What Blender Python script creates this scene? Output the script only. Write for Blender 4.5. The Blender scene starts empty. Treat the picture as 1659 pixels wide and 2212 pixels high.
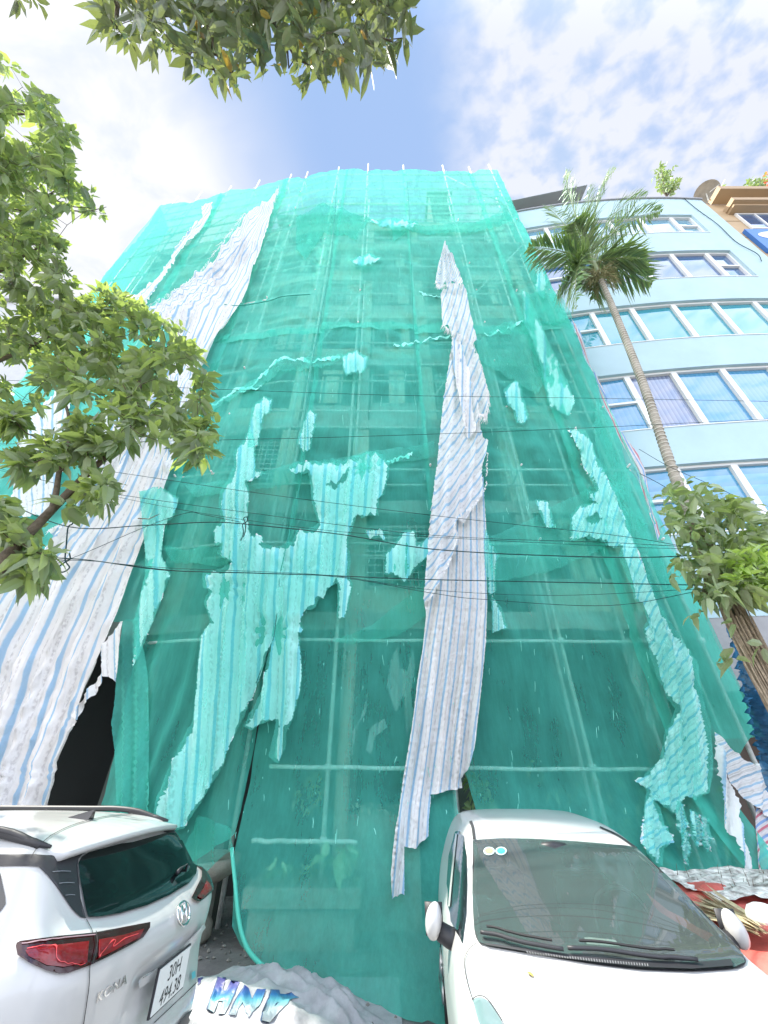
import bpy, bmesh, math, random
import numpy as np
from math import sin, cos, pi, radians, exp, sqrt
from mathutils import Vector, Matrix, noise, geometry
from mathutils.bvhtree import BVHTree

SC = bpy.context.scene
COL = SC.collection
# ---------------------------------------------------------------- camera
PITCH = radians(33.4); CH = 1.85; FPX = 829.5; CX = 829.5; CY = 1106.0
cam_d = bpy.data.cameras.new("camera"); cam = bpy.data.objects.new("camera", cam_d); COL.objects.link(cam)
cam.location = (0, 0, CH); cam.rotation_euler = (pi/2 + PITCH, 0, 0)
cam_d.sensor_fit = 'HORIZONTAL'; cam_d.sensor_width = 36; cam_d.lens = 18.0
cam_d.clip_start = 0.05; cam_d.clip_end = 3000
SC.camera = cam
CAM = Vector((0, 0, CH)); FW = Vector((0, cos(PITCH), sin(PITCH))); UP = Vector((0, -sin(PITCH), cos(PITCH)))
# ---------------------------------------------------------------- exposure, sky, sun
SC.view_settings.view_transform = 'Standard'; SC.view_settings.look = 'None'
SC.view_settings.exposure = 1.5; SC.view_settings.gamma = 1.0
SC.cycles.use_denoising = True
SC.cycles.transparent_max_bounces = 24; SC.cycles.max_bounces = 7; SC.cycles.sample_clamp_indirect = 8
SUNV = Vector((-1.1, .34, 1.45)).normalized()
SUN_EL = math.asin(SUNV.z); SUN_AZ = math.atan2(SUNV.x, SUNV.y)
sl = bpy.data.lights.new("sun", 'SUN'); so = bpy.data.objects.new("sun", sl); COL.objects.link(so)
sl.energy = 4.0; sl.angle = radians(.6); sl.color = (1, .95, .86)
so.rotation_euler = SUNV.to_track_quat('Z', 'Y').to_euler()
W = bpy.data.worlds.new("World"); SC.world = W; W.use_nodes = True
def build_world():
    nt = W.node_tree; nt.nodes.clear(); N = nt.nodes.new; L = nt.links.new
    sky = N('ShaderNodeTexSky'); sky.sky_type = 'NISHITA'; sky.sun_disc = False
    sky.sun_elevation = SUN_EL; sky.sun_rotation = SUN_AZ
    sky.air_density = 1.0; sky.dust_density = 1.0; sky.ozone_density = 2.0
    tc = N('ShaderNodeTexCoord'); sep = N('ShaderNodeSeparateXYZ'); L(tc.outputs['Generated'], sep.inputs[0])
    def M(op, a, b=None, c=None, clamp=False):
        n = N('ShaderNodeMath'); n.operation = op; n.use_clamp = clamp
        for i, v in enumerate((a, b, c)):
            if v is None: continue
            if isinstance(v, (int, float)): n.inputs[i].default_value = v
            else: L(v, n.inputs[i])
        return n.outputs[0]
    z = M('MAXIMUM', sep.outputs[2], .06)
    u = M('DIVIDE', sep.outputs[0], z); v = M('DIVIDE', sep.outputs[1], z)
    cb = N('ShaderNodeCombineXYZ'); L(u, cb.inputs[0]); L(v, cb.inputs[1])
    def noise_n(scale, det, rough, dist, sx=1, sy=1, rot=0, off=(0, 0, 0)):
        mp = N('ShaderNodeMapping'); mp.inputs['Scale'].default_value = (sx, sy, 1)
        mp.inputs['Rotation'].default_value = (0, 0, rot); mp.inputs['Location'].default_value = off
        L(cb.outputs[0], mp.inputs[0])
        n = N('ShaderNodeTexNoise'); n.inputs['Scale'].default_value = scale; n.inputs['Detail'].default_value = det
        n.inputs['Roughness'].default_value = rough; n.inputs['Distortion'].default_value = dist
        L(mp.outputs[0], n.inputs['Vector']); return n.outputs['Fac']
    def ramp(x, a, b, lo=0, hi=1):
        n = N('ShaderNodeMapRange'); n.interpolation_type = 'SMOOTHSTEP'
        L(x, n.inputs[0]); n.inputs[1].default_value = a; n.inputs[2].default_value = b
        n.inputs[3].default_value = lo; n.inputs[4].default_value = hi; return n.outputs[0]
    # mottled altocumulus on the right, soft veil on the left, a clear blue lane between
    puff = noise_n(16, 4, .5, .15, 1, 1.35, .6)
    big = noise_n(2.2, 3, .5, .2, off=(3, 1, 0))
    # lane: signed distance of the (u,v) point from a slanted line
    s = M('ADD', M('MULTIPLY', u, 1.0), M('MULTIPLY', v, -.10))
    s2 = M('ADD', s, M('MULTIPLY', M('SUBTRACT', big, .5), .35))
    right = ramp(s2, .07, .24)
    left = ramp(s2, -.10, -.50)
    m1 = M('MULTIPLY', right, ramp(puff, .28, .66, .30, 1))
    veil = noise_n(3.2, 5, .6, .6, 1, 2.0, -.5)
    m2 = M('MULTIPLY', left, ramp(veil, .30, .62, .62, 1))
    m = M('MAXIMUM', m1, m2)
    low = ramp(sep.outputs[2], .55, .1, 0, .6)
    m = M('MINIMUM', M('MAXIMUM', M('ADD', m, .1), low), .97)
    tint = N('ShaderNodeMix'); tint.data_type = 'RGBA'; tint.blend_type = 'MULTIPLY'; tint.inputs['Factor'].default_value = 1
    L(sky.outputs[0], tint.inputs['A']); tint.inputs['B'].default_value = (1.1, 1.2, 1.6, 1)
    cap = N('ShaderNodeVectorMath'); cap.operation = 'MINIMUM'; L(tint.outputs['Result'], cap.inputs[0]); cap.inputs[1].default_value = (1.08, 1.68, 2.85)
    mix = N('ShaderNodeMix'); mix.data_type = 'RGBA'; L(m, mix.inputs['Factor'])
    L(cap.outputs[0], mix.inputs['A'])
    br = N('ShaderNodeMix'); br.data_type = 'RGBA'; L(left, br.inputs['Factor'])
    br.inputs['A'].default_value = (2.75, 2.85, 3.2, 1); br.inputs['B'].default_value = (3.2, 3.22, 3.35, 1)
    L(br.outputs['Result'], mix.inputs['B'])
    back = ramp(sep.outputs[1], .12, -.35, 1.0, 3.2)  # sky behind the camera boosted, added fill for the shaded facade
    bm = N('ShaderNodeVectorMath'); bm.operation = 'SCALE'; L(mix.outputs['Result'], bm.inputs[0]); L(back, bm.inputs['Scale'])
    bg = N('ShaderNodeBackground'); bg.inputs['Strength'].default_value = .115
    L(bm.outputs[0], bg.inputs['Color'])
    out = N('ShaderNodeOutputWorld'); L(bg.outputs[0], out.inputs['Surface'])
build_world()

# ---------------------------------------------------------------- helpers: pixels of the 1659 px wide photograph -> rays
def ray(px, py):
    return FW + Vector((1, 0, 0))*((px-CX)/FPX) + UP*((CY-py)/FPX)
def atY(px, py, Y):
    d = ray(px, py); return CAM + d*(Y/d.y)
def atZ(px, py, z):
    d = ray(px, py); return CAM + d*((z-CH)/d.z)
def atd(px, py, d): return CAM + ray(px, py)*d
def sstep(a, b, x):
    t = max(0., min(1., (x-a)/(b-a))); return t*t*(3-2*t)
def S(x, z):                                  # the sheet hanging over the scaffold
    y = 6.5
    if x < -2.5: y += .157*(-2.5-x)*sstep(-2.5, -4, x)
    if z < 1.7: y -= (.95+.72*sstep(-.6, .5, x))*((1.7-z)/1.7)**1.6*sstep(-3.4, -1.6, x)
    return y
def billow(x, z): return .05*sin(x*1.9+1)*sin(z*.8+2)+.07*noise.noise(Vector((x*.8, z*.4, 1)))
def onS(px, py, off=0):
    d = ray(px, py); Y = 6.5
    for _ in range(10):
        p = CAM + d*(Y/d.y); Y = S(p.x, p.z) + off
    return CAM + d*(Y/d.y)
def sm(p, s=1., seed=0): return noise.noise(Vector((p[0]*s+seed*7.3, p[1]*s-seed*3.1, p[2]*s+seed)))

# ---------------------------------------------------------------- materials
MATS = {}
def mat(name, col, rough=.7, metal=0., var=0., vscale=4., bump=0., bscale=30., coat=0., spec=.5, emit=None, trans=0., alpha=None, col2=None):
    if name in MATS: return MATS[name]
    m = bpy.data.materials.new(name); m.use_nodes = True; nt = m.node_tree
    b = nt.nodes['Principled BSDF']; b.inputs['Base Color'].default_value = (*col, 1)
    b.inputs['Roughness'].default_value = rough; b.inputs['Metallic'].default_value = metal
    b.inputs['Coat Weight'].default_value = coat; b.inputs['Coat Roughness'].default_value = .04
    b.inputs['Specular IOR Level'].default_value = spec
    tc = nt.nodes.new('ShaderNodeTexCoord')
    if var > 0 or col2:
        n = nt.nodes.new('ShaderNodeTexNoise'); n.inputs['Scale'].default_value = vscale; n.inputs['Detail'].default_value = 6; n.inputs['Roughness'].default_value = .65
        nt.links.new(tc.outputs['Object'], n.inputs['Vector'])
        mx = nt.nodes.new('ShaderNodeMix'); mx.data_type = 'RGBA'
        r = nt.nodes.new('ShaderNodeMapRange'); r.inputs[1].default_value = .35; r.inputs[2].default_value = .65
        nt.links.new(n.outputs['Fac'], r.inputs[0]); nt.links.new(r.outputs[0], mx.inputs['Factor'])
        c2 = col2 or tuple(c*(1-var) for c in col)
        mx.inputs['A'].default_value = (*c2, 1); mx.inputs['B'].default_value = (*col, 1)
        nt.links.new(mx.outputs['Result'], b.inputs['Base Color'])
    if bump > 0:
        n = nt.nodes.new('ShaderNodeTexNoise'); n.inputs['Scale'].default_value = bscale; n.inputs['Detail'].default_value = 5
        nt.links.new(tc.outputs['Object'], n.inputs['Vector'])
        bp = nt.nodes.new('ShaderNodeBump'); bp.inputs['Strength'].default_value = bump; bp.inputs['Distance'].default_value = .02
        nt.links.new(n.outputs['Fac'], bp.inputs['Height']); nt.links.new(bp.outputs[0], b.inputs['Normal'])
    MATS[name] = m; return m

def net_mat(name, col, cover, tr=.4, tint=(.80, .985, .945)):
    """woven safety net: threads cover a share of the sheet; looking along it they cover more"""
    m = bpy.data.materials.new(name); m.use_nodes = True; nt = m.node_tree; nt.nodes.clear(); N = nt.nodes.new; L = nt.links.new
    out = N('ShaderNodeOutputMaterial'); g = N('ShaderNodeNewGeometry')
    dot = N('ShaderNodeVectorMath'); dot.operation = 'DOT_PRODUCT'; L(g.outputs['Incoming'], dot.inputs[0]); L(g.outputs['Normal'], dot.inputs[1])
    ab = N('ShaderNodeMath'); ab.operation = 'ABSOLUTE'; L(dot.outputs['Value'], ab.inputs[0])
    mxm = N('ShaderNodeMath'); mxm.operation = 'MAXIMUM'; L(ab.outputs[0], mxm.inputs[0]); mxm.inputs[1].default_value = .52
    inv = N('ShaderNodeMath'); inv.operation = 'DIVIDE'; inv.inputs[0].default_value = 1; L(mxm.outputs[0], inv.inputs[1])
    tc = N('ShaderNodeTexCoord'); mp = N('ShaderNodeMapping'); mp.inputs['Scale'].default_value = (1.6, 1, .5); L(tc.outputs['Object'], mp.inputs[0])
    n1 = N('ShaderNodeTexNoise'); n1.inputs['Scale'].default_value = 1.6; n1.inputs['Detail'].default_value = 9; n1.inputs['Roughness'].default_value = .7; L(mp.outputs[0], n1.inputs['Vector'])
    cv = N('ShaderNodeMapRange'); cv.inputs[1].default_value = .3; cv.inputs[2].default_value = .7
    cv.inputs[3].default_value = 1-cover+.09; cv.inputs[4].default_value = 1-cover-.09; L(n1.outputs['Fac'], cv.inputs[0])
    pw = N('ShaderNodeMath'); pw.operation = 'POWER'; L(cv.outputs[0], pw.inputs[0]); L(inv.outputs[0], pw.inputs[1])
    # weave: fine threads
    dif = N('ShaderNodeBsdfDiffuse'); trn = N('ShaderNodeBsdfTranslucent'); tp = N('ShaderNodeBsdfTransparent')
    mp2 = N('ShaderNodeMapping'); mp2.inputs['Scale'].default_value = (16, 9, 1.1); L(tc.outputs['Object'], mp2.inputs[0])
    n2 = N('ShaderNodeTexNoise'); n2.inputs['Scale'].default_value = 1.5; n2.inputs['Detail'].default_value = 6; n2.inputs['Roughness'].default_value = .75; L(mp2.outputs[0], n2.inputs['Vector'])
    mc = N('ShaderNodeMix'); mc.data_type = 'RGBA'; L(n2.outputs['Fac'], mc.inputs['Factor'])
    mc.inputs['A'].default_value = (*[c*.82 for c in col], 1); mc.inputs['B'].default_value = (*[min(1, c*1.15+.02) for c in col], 1)
    L(mc.outputs['Result'], dif.inputs[0]); L(mc.outputs['Result'], trn.inputs[0])
    ms = N('ShaderNodeMixShader'); ms.inputs[0].default_value = tr; L(dif.outputs[0], ms.inputs[1]); L(trn.outputs[0], ms.inputs[2])
    tp.inputs[0].default_value = (*tint, 1)
    mp3 = N('ShaderNodeMapping'); mp3.inputs['Scale'].default_value = (2.2, 1, 1); mp3.inputs['Rotation'].default_value = (0, .5, 0); L(tc.outputs['Object'], mp3.inputs[0])
    n3 = N('ShaderNodeTexNoise'); n3.inputs['Scale'].default_value = 2.2; n3.inputs['Detail'].default_value = 7; n3.inputs['Roughness'].default_value = .62; n3.inputs['Distortion'].default_value = .8; L(mp3.outputs[0], n3.inputs['Vector'])
    bp = N('ShaderNodeBump'); bp.inputs['Strength'].default_value = .4; bp.inputs['Distance'].default_value = .06; L(n3.outputs['Fac'], bp.inputs['Height'])
    L(bp.outputs[0], dif.inputs['Normal']); L(bp.outputs[0], trn.inputs['Normal'])
    mf = N('ShaderNodeMixShader'); L(pw.outputs[0], mf.inputs[0]); L(ms.outputs[0], mf.inputs[1]); L(tp.outputs[0], mf.inputs[2])
    L(mf.outputs[0], out.inputs[0]); MATS[name] = m; return m

def tarp_mat(name, base=(.74, .72, .72), stripe=(.22, .45, .72), second=(.5, .5, .5), tr=.3, dirt=.25, red=None, trip=False):
    """woven plastic sheet; UV.x counts stripes, UV.y runs in metres along them"""
    m = bpy.data.materials.new(name); m.use_nodes = True; nt = m.node_tree; nt.nodes.clear(); N = nt.nodes.new; L = nt.links.new
    out = N('ShaderNodeOutputMaterial'); uv = N('ShaderNodeUVMap'); sep = N('ShaderNodeSeparateXYZ'); L(uv.outputs[0], sep.inputs[0])
    tc = N('ShaderNodeTexCoord')
    nz = N('ShaderNodeTexNoise'); nz.inputs['Scale'].default_value = 3; nz.inputs['Detail'].default_value = 3; L(tc.outputs['Object'], nz.inputs['Vector'])
    def M(op, a, b=None, cl=False):
        n = N('ShaderNodeMath'); n.operation = op; n.use_clamp = cl
        for i, v in enumerate((a, b)):
            if v is None: continue
            if isinstance(v, (int, float)): n.inputs[i].default_value = v
            else: L(v, n.inputs[i])
        return n.outputs[0]
    ux = M('ADD', sep.outputs[0], M('MULTIPLY', M('SUBTRACT', nz.outputs['Fac'], .5), .12))
    fr = M('FRACT', ux)
    def band(c, w, soft=.035):
        d = M('ABSOLUTE', M('SUBTRACT', fr, c))
        n = N('ShaderNodeMapRange'); n.interpolation_type = 'SMOOTHSTEP'; L(d, n.inputs[0]); n.inputs[1].default_value = w+soft; n.inputs[2].default_value = w-soft
        n.inputs[3].default_value = 0; n.inputs[4].default_value = 1; return n.outputs[0]
    blue = band(.3, .105)
    # broken printed line between the blue bands
    mpv = N('ShaderNodeCombineXYZ'); L(M('MULTIPLY', sep.outputs[0], 9), mpv.inputs[0]); L(M('MULTIPLY', sep.outputs[1], 14), mpv.inputs[1])
    pn = N('ShaderNodeTexNoise'); pn.inputs['Scale'].default_value = 1.0; pn.inputs['Detail'].default_value = 2; L(mpv.outputs[0], pn.inputs['Vector'])
    dash = N('ShaderNodeMapRange'); L(pn.outputs['Fac'], dash.inputs[0]); dash.inputs[1].default_value = .42; dash.inputs[2].default_value = .6
    grey = M('MULTIPLY', band(.78, .07), dash.outputs[0])
    def mixc(f, a, b):
        n = N('ShaderNodeMix'); n.data_type = 'RGBA'
        if isinstance(f, (int, float)): n.inputs['Factor'].default_value = f
        else: L(f, n.inputs['Factor'])
        for k, v in (('A', a), ('B', b)):
            if isinstance(v, tuple): n.inputs[k].default_value = (*v, 1)
            else: L(v, n.inputs[k])
        return n.outputs['Result']
    c = mixc(M('MULTIPLY', blue, .9), base, stripe)
    if red: c = mixc(M('MULTIPLY', band(.72, .1), .85), c, red)
    else: c = mixc(M('MULTIPLY', grey, .55), c, second)
    dn = N('ShaderNodeTexNoise'); dn.inputs['Scale'].default_value = 1.7; dn.inputs['Detail'].default_value = 8; dn.inputs['Roughness'].default_value = .7; L(tc.outputs['Object'], dn.inputs['Vector'])
    dr = N('ShaderNodeMapRange'); L(dn.outputs['Fac'], dr.inputs[0]); dr.inputs[1].default_value = .4; dr.inputs[2].default_value = .75; dr.inputs[4].default_value = dirt
    c = mixc(dr.outputs[0], c, (.5, .47, .44))
    dif = N('ShaderNodeBsdfDiffuse'); trn = N('ShaderNodeBsdfTranslucent'); L(c, dif.inputs[0]); L(c, trn.inputs[0])
    wv = N('ShaderNodeTexNoise'); wv.inputs['Scale'].default_value = 7; wv.inputs['Detail'].default_value = 6; L(tc.outputs['Object'], wv.inputs['Vector'])
    bp = N('ShaderNodeBump'); bp.inputs['Strength'].default_value = .7; bp.inputs['Distance'].default_value = .035; L(wv.outputs['Fac'], bp.inputs['Height'])
    cmb = N('ShaderNodeCombineXYZ'); L(M('MULTIPLY', sep.outputs[0], .9), cmb.inputs[0]); L(M('MULTIPLY', sep.outputs[1], .35), cmb.inputs[1])
    fn = N('ShaderNodeTexNoise'); fn.inputs['Scale'].default_value = 1.3; fn.inputs['Detail'].default_value = 6; fn.inputs['Roughness'].default_value = .6; fn.inputs['Distortion'].default_value = .9; L(cmb.outputs[0], fn.inputs['Vector'])
    bp2 = N('ShaderNodeBump'); bp2.inputs['Strength'].default_value = 1; bp2.inputs['Distance'].default_value = .07; L(fn.outputs['Fac'], bp2.inputs['Height']); L(bp.outputs[0], bp2.inputs['Normal'])
    L(bp2.outputs[0], dif.inputs['Normal']); L(bp2.outputs[0], trn.inputs['Normal'])
    ms = N('ShaderNodeMixShader'); ms.inputs[0].default_value = tr; L(dif.outputs[0], ms.inputs[1]); L(trn.outputs[0], ms.inputs[2])
    L(ms.outputs[0], out.inputs[0]); MATS[name] = m; return m

def leaf_mat(name, c1, c2, tr=.35, c3=None, share=.0, rough=.45):
    m = bpy.data.materials.new(name); m.use_nodes = True; nt = m.node_tree; nt.nodes.clear(); N = nt.nodes.new; L = nt.links.new
    out = N('ShaderNodeOutputMaterial'); g = N('ShaderNodeNewGeometry')
    mx = N('ShaderNodeMix'); mx.data_type = 'RGBA'; L(g.outputs['Random Per Island'], mx.inputs['Factor'])
    mx.inputs['A'].default_value = (*c1, 1); mx.inputs['B'].default_value = (*c2, 1); c = mx.outputs['Result']
    if c3:
        w = N('ShaderNodeMath'); w.operation = 'MULTIPLY'; L(g.outputs['Random Per Island'], w.inputs[0]); w.inputs[1].default_value = 37.3
        f = N('ShaderNodeMath'); f.operation = 'FRACT'; L(w.outputs[0], f.inputs[0])
        lt = N('ShaderNodeMath'); lt.operation = 'LESS_THAN'; L(f.outputs[0], lt.inputs[0]); lt.inputs[1].default_value = share
        m3 = N('ShaderNodeMix'); m3.data_type = 'RGBA'; L(lt.outputs[0], m3.inputs['Factor']); L(c, m3.inputs['A']); m3.inputs['B'].default_value = (*c3, 1); c = m3.outputs['Result']
    pb = N('ShaderNodeBsdfPrincipled'); L(c, pb.inputs['Base Color']); pb.inputs['Roughness'].default_value = rough; pb.inputs['Specular IOR Level'].default_value = .6
    tb = N('ShaderNodeBsdfTranslucent'); br = N('ShaderNodeMix'); br.data_type = 'RGBA'; br.blend_type = 'MULTIPLY'; br.inputs['Factor'].default_value = 1
    L(c, br.inputs['A']); br.inputs['B'].default_value = (2.3, 2.5, .8, 1); L(br.outputs['Result'], tb.inputs[0])
    ms = N('ShaderNodeMixShader'); ms.inputs[0].default_value = tr; L(pb.outputs[0], ms.inputs[1]); L(tb.outputs[0], ms.inputs[2])
    L(ms.outputs[0], out.inputs[0]); MATS[name] = m; return m

def glass_mat(name, col, op=.8, rough=.04, stripes=None):
    """window glass: tinted sheet that mirrors, partly see-through"""
    m = bpy.data.materials.new(name); m.use_nodes = True; nt = m.node_tree; N = nt.nodes.new; L = nt.links.new
    b = nt.nodes['Principled BSDF']; b.inputs['Base Color'].default_value = (*col, 1); b.inputs['Roughness'].default_value = rough
    b.inputs['Coat Weight'].default_value = 1; b.inputs['Coat Roughness'].default_value = .02; b.inputs['Coat IOR'].default_value = 1.9
    if stripes:
        axis, n, c2 = stripes; tc = N('ShaderNodeTexCoord'); sp = N('ShaderNodeSeparateXYZ'); L(tc.outputs['Object'], sp.inputs[0])
        mu = N('ShaderNodeMath'); mu.operation = 'MULTIPLY'; L(sp.outputs[axis], mu.inputs[0]); mu.inputs[1].default_value = n
        fr = N('ShaderNodeMath'); fr.operation = 'FRACT'; L(mu.outputs[0], fr.inputs[0])
        mx = N('ShaderNodeMix'); mx.data_type = 'RGBA'; L(fr.outputs[0], mx.inputs['Factor']); mx.inputs['A'].default_value = (*col, 1); mx.inputs['B'].default_value = (*c2, 1)
        L(mx.outputs['Result'], b.inputs['Base Color'])
    if op < 1:
        tp = N('ShaderNodeBsdfTransparent'); ms = N('ShaderNodeMixShader'); ms.inputs[0].default_value = op
        tp.inputs[0].default_value = (.75, .85, .8, 1)
        L(tp.outputs[0], ms.inputs[1]); L(b.outputs[0], ms.inputs[2]); L(ms.outputs[0], nt.nodes['Material Output'].inputs[0])
    MATS[name] = m; return m

# ---------------------------------------------------------------- object helpers
def tag(o, label=None, cat=None, group=None, kind=None):
    if label: o['label'] = label
    if cat: o['category'] = cat
    if group: o['group'] = group
    if kind: o['kind'] = kind
    return o
def empty(name, loc=(0, 0, 0), rz=0, **kw):
    o = bpy.data.objects.new(name, None); COL.objects.link(o); o.location = loc; o.rotation_euler = (0, 0, rz)
    o.empty_display_size = .2; tag(o, **kw); return o
def mesh_obj(name, verts, faces, m, parent=None, smooth=False, uvs=None, **kw):
    me = bpy.data.meshes.new(name); me.from_pydata([tuple(v) for v in verts], [], [tuple(f) for f in faces]); me.update()
    if uvs is not None:
        ul = me.uv_layers.new(name='UVMap'); li = np.empty(len(me.loops), int); me.loops.foreach_get('vertex_index', li)
        ul.data.foreach_set('uv', np.asarray(uvs, float)[li].ravel())
    if smooth: me.polygons.foreach_set('use_smooth', [True]*len(me.polygons))
    me.materials.append(m)
    o = bpy.data.objects.new(name, me); COL.objects.link(o)
    if parent: o.parent = parent
    tag(o, **kw); return o
class MB:
    def __init__(s): s.v = []; s.f = []
    def add(s, v, f):
        n = len(s.v); s.v += [tuple(p) for p in v]; s.f += [tuple(i+n for i in q) for q in f]; return s
    def box(s, x0, x1, y0, y1, z0, z1):
        return s.add([(x0, y0, z0), (x1, y0, z0), (x1, y1, z0), (x0, y1, z0), (x0, y0, z1), (x1, y0, z1), (x1, y1, z1), (x0, y1, z1)],
                     [(0, 3, 2, 1), (4, 5, 6, 7), (0, 1, 5, 4), (1, 2, 6, 5), (2, 3, 7, 6), (3, 0, 4, 7)])
    def tube(s, pts, r, n=8, cap=True):
        pts = [Vector(p) for p in pts]; rs = r if isinstance(r, (list, tuple)) else [r]*len(pts); rings = []
        t0 = (pts[1]-pts[0]).normalized(); ref = Vector((0, 0, 1)) if abs(t0.z) < .9 else Vector((1, 0, 0)); nrm = t0.cross(ref).normalized()
        for i, p in enumerate(pts):
            t = (pts[min(i+1, len(pts)-1)]-pts[max(i-1, 0)]).normalized()
            nrm = (nrm - t*nrm.dot(t)).normalized(); b = t.cross(nrm)
            rings.append([p+(nrm*cos(2*pi*k/n)+b*sin(2*pi*k/n))*rs[i] for k in range(n)])
        v = [q for rg in rings for q in rg]
        f = [(i*n+k, i*n+(k+1) % n, (i+1)*n+(k+1) % n, (i+1)*n+k) for i in range(len(pts)-1) for k in range(n)]
        if cap: f += [tuple(range(n))[::-1], tuple((len(pts)-1)*n+k for k in range(n))]
        return s.add(v, f)
    def lathe(s, prof, c=(0, 0, 0), n=28):
        v = [(c[0]+r*cos(2*pi*k/n), c[1]+r*sin(2*pi*k/n), c[2]+z) for r, z in prof for k in range(n)]
        f = [(i*n+k, i*n+(k+1) % n, (i+1)*n+(k+1) % n, (i+1)*n+k) for i in range(len(prof)-1) for k in range(n)]
        return s.add(v, f)
    def build(s, name, m, parent=None, smooth=False, **kw): return mesh_obj(name, s.v, s.f, m, parent, smooth, **kw)

def cr(pts, n):                                 # Catmull-Rom resample of a 2D/3D polyline
    P = [np.array(p, float) for p in pts]; P = [2*P[0]-P[1]]+P+[2*P[-1]-P[-2]]; out = []
    for i in range(1, len(P)-2):
        for k in range(n):
            t = k/n; a, b, c, d = P[i-1:i+3]
            out.append(.5*((2*b)+(c-a)*t+(2*a-5*b+4*c-d)*t*t+(3*b-a-3*c+d)*t**3))
    out.append(P[-2]); return out

def ragged(poly, step, amp, rnd, closed=True):
    out = []; n = len(poly)
    for i in range(n if closed else n-1):
        a = Vector(poly[i]); b = Vector(poly[(i+1) % n]); L = (b-a).length; k = max(1, int(L/step)); nr = Vector((-(b-a).y, (b-a).x))
        nr = nr/(nr.length+1e-9)
        for j in range(k):
            p = a.lerp(b, j/k); w = amp*(rnd.uniform(-1, 1)*.7+(rnd.random() < .12)*rnd.uniform(-1.6, 1.6)) if j else amp*.3*rnd.uniform(-1, 1)
            out.append(p+nr*w)
    if not closed: out.append(Vector(poly[-1]))
    return out
def tri_fill(poly, g, holes=()):
    """constrained Delaunay fill of a 2D polygon with a point lattice of spacing g"""
    xs = [p[0] for p in poly]; ys = [p[1] for p in poly]; x0, x1, y0, y1 = min(xs), max(xs), min(ys), max(ys)
    P = np.array([[p[0], p[1]] for p in poly]); Q = np.roll(P, -1, 0)
    gx, gy = np.meshgrid(np.arange(x0+g/2, x1, g), np.arange(y0+g/2, y1, g)); gx = gx.copy(); gx[::2] += g*.5
    gp = np.stack([gx.ravel(), gy.ravel()], 1)
    def inside(gp, P, Q):
        c = np.zeros(len(gp), bool); dmin = np.full(len(gp), 1e9)
        for a, b in zip(P, Q):
            cond = ((a[1] > gp[:, 1]) != (b[1] > gp[:, 1]))
            with np.errstate(divide='ignore', invalid='ignore'):
                xi = (b[0]-a[0])*(gp[:, 1]-a[1])/(b[1]-a[1]+1e-12)+a[0]
            c ^= cond & (gp[:, 0] < xi)
            ab = b-a; t = np.clip(((gp-a)@ab)/(ab@ab+1e-9), 0, 1); d = np.linalg.norm(gp-(a+t[:, None]*ab), axis=1); dmin = np.minimum(dmin, d)
        return c, dmin
    c, d = inside(gp, P, Q); gp = gp[c & (d > g*.35)]
    vs = [Vector((p[0], p[1])) for p in P]+[Vector(p) for p in gp]
    edges = [(i, (i+1) % len(P)) for i in range(len(P))]
    V, E, F, *_ = geometry.delaunay_2d_cdt(vs, edges, [], 1, 1e-5)
    cen = np.array([[(V[f[0]].x+V[f[1]].x+V[f[2]].x)/3, (V[f[0]].y+V[f[1]].y+V[f[2]].y)/3] for f in F]) if F else np.zeros((0, 2))
    keep, _ = inside(cen, P, Q); F = [f for f, k in zip(F, keep) if k]
    for h in holes:
        H = np.array(h, float); cen = np.array([[(V[f[0]].x+V[f[1]].x+V[f[2]].x)/3, (V[f[0]].y+V[f[1]].y+V[f[2]].y)/3] for f in F])
        k, _ = inside(cen, H, np.roll(H, -1, 0)); F = [f for f, kk in zip(F, k) if not kk]
    return V, F
def xat(line, y):
    """x of a top-to-bottom guide polyline at height y"""
    if y <= line[0][1]: return line[0][0]
    for a, b in zip(line, line[1:]):
        if y <= b[1]: return a[0]+(b[0]-a[0])*(y-a[1])/(b[1]-a[1]+1e-9)
    return line[-1][0]

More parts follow.
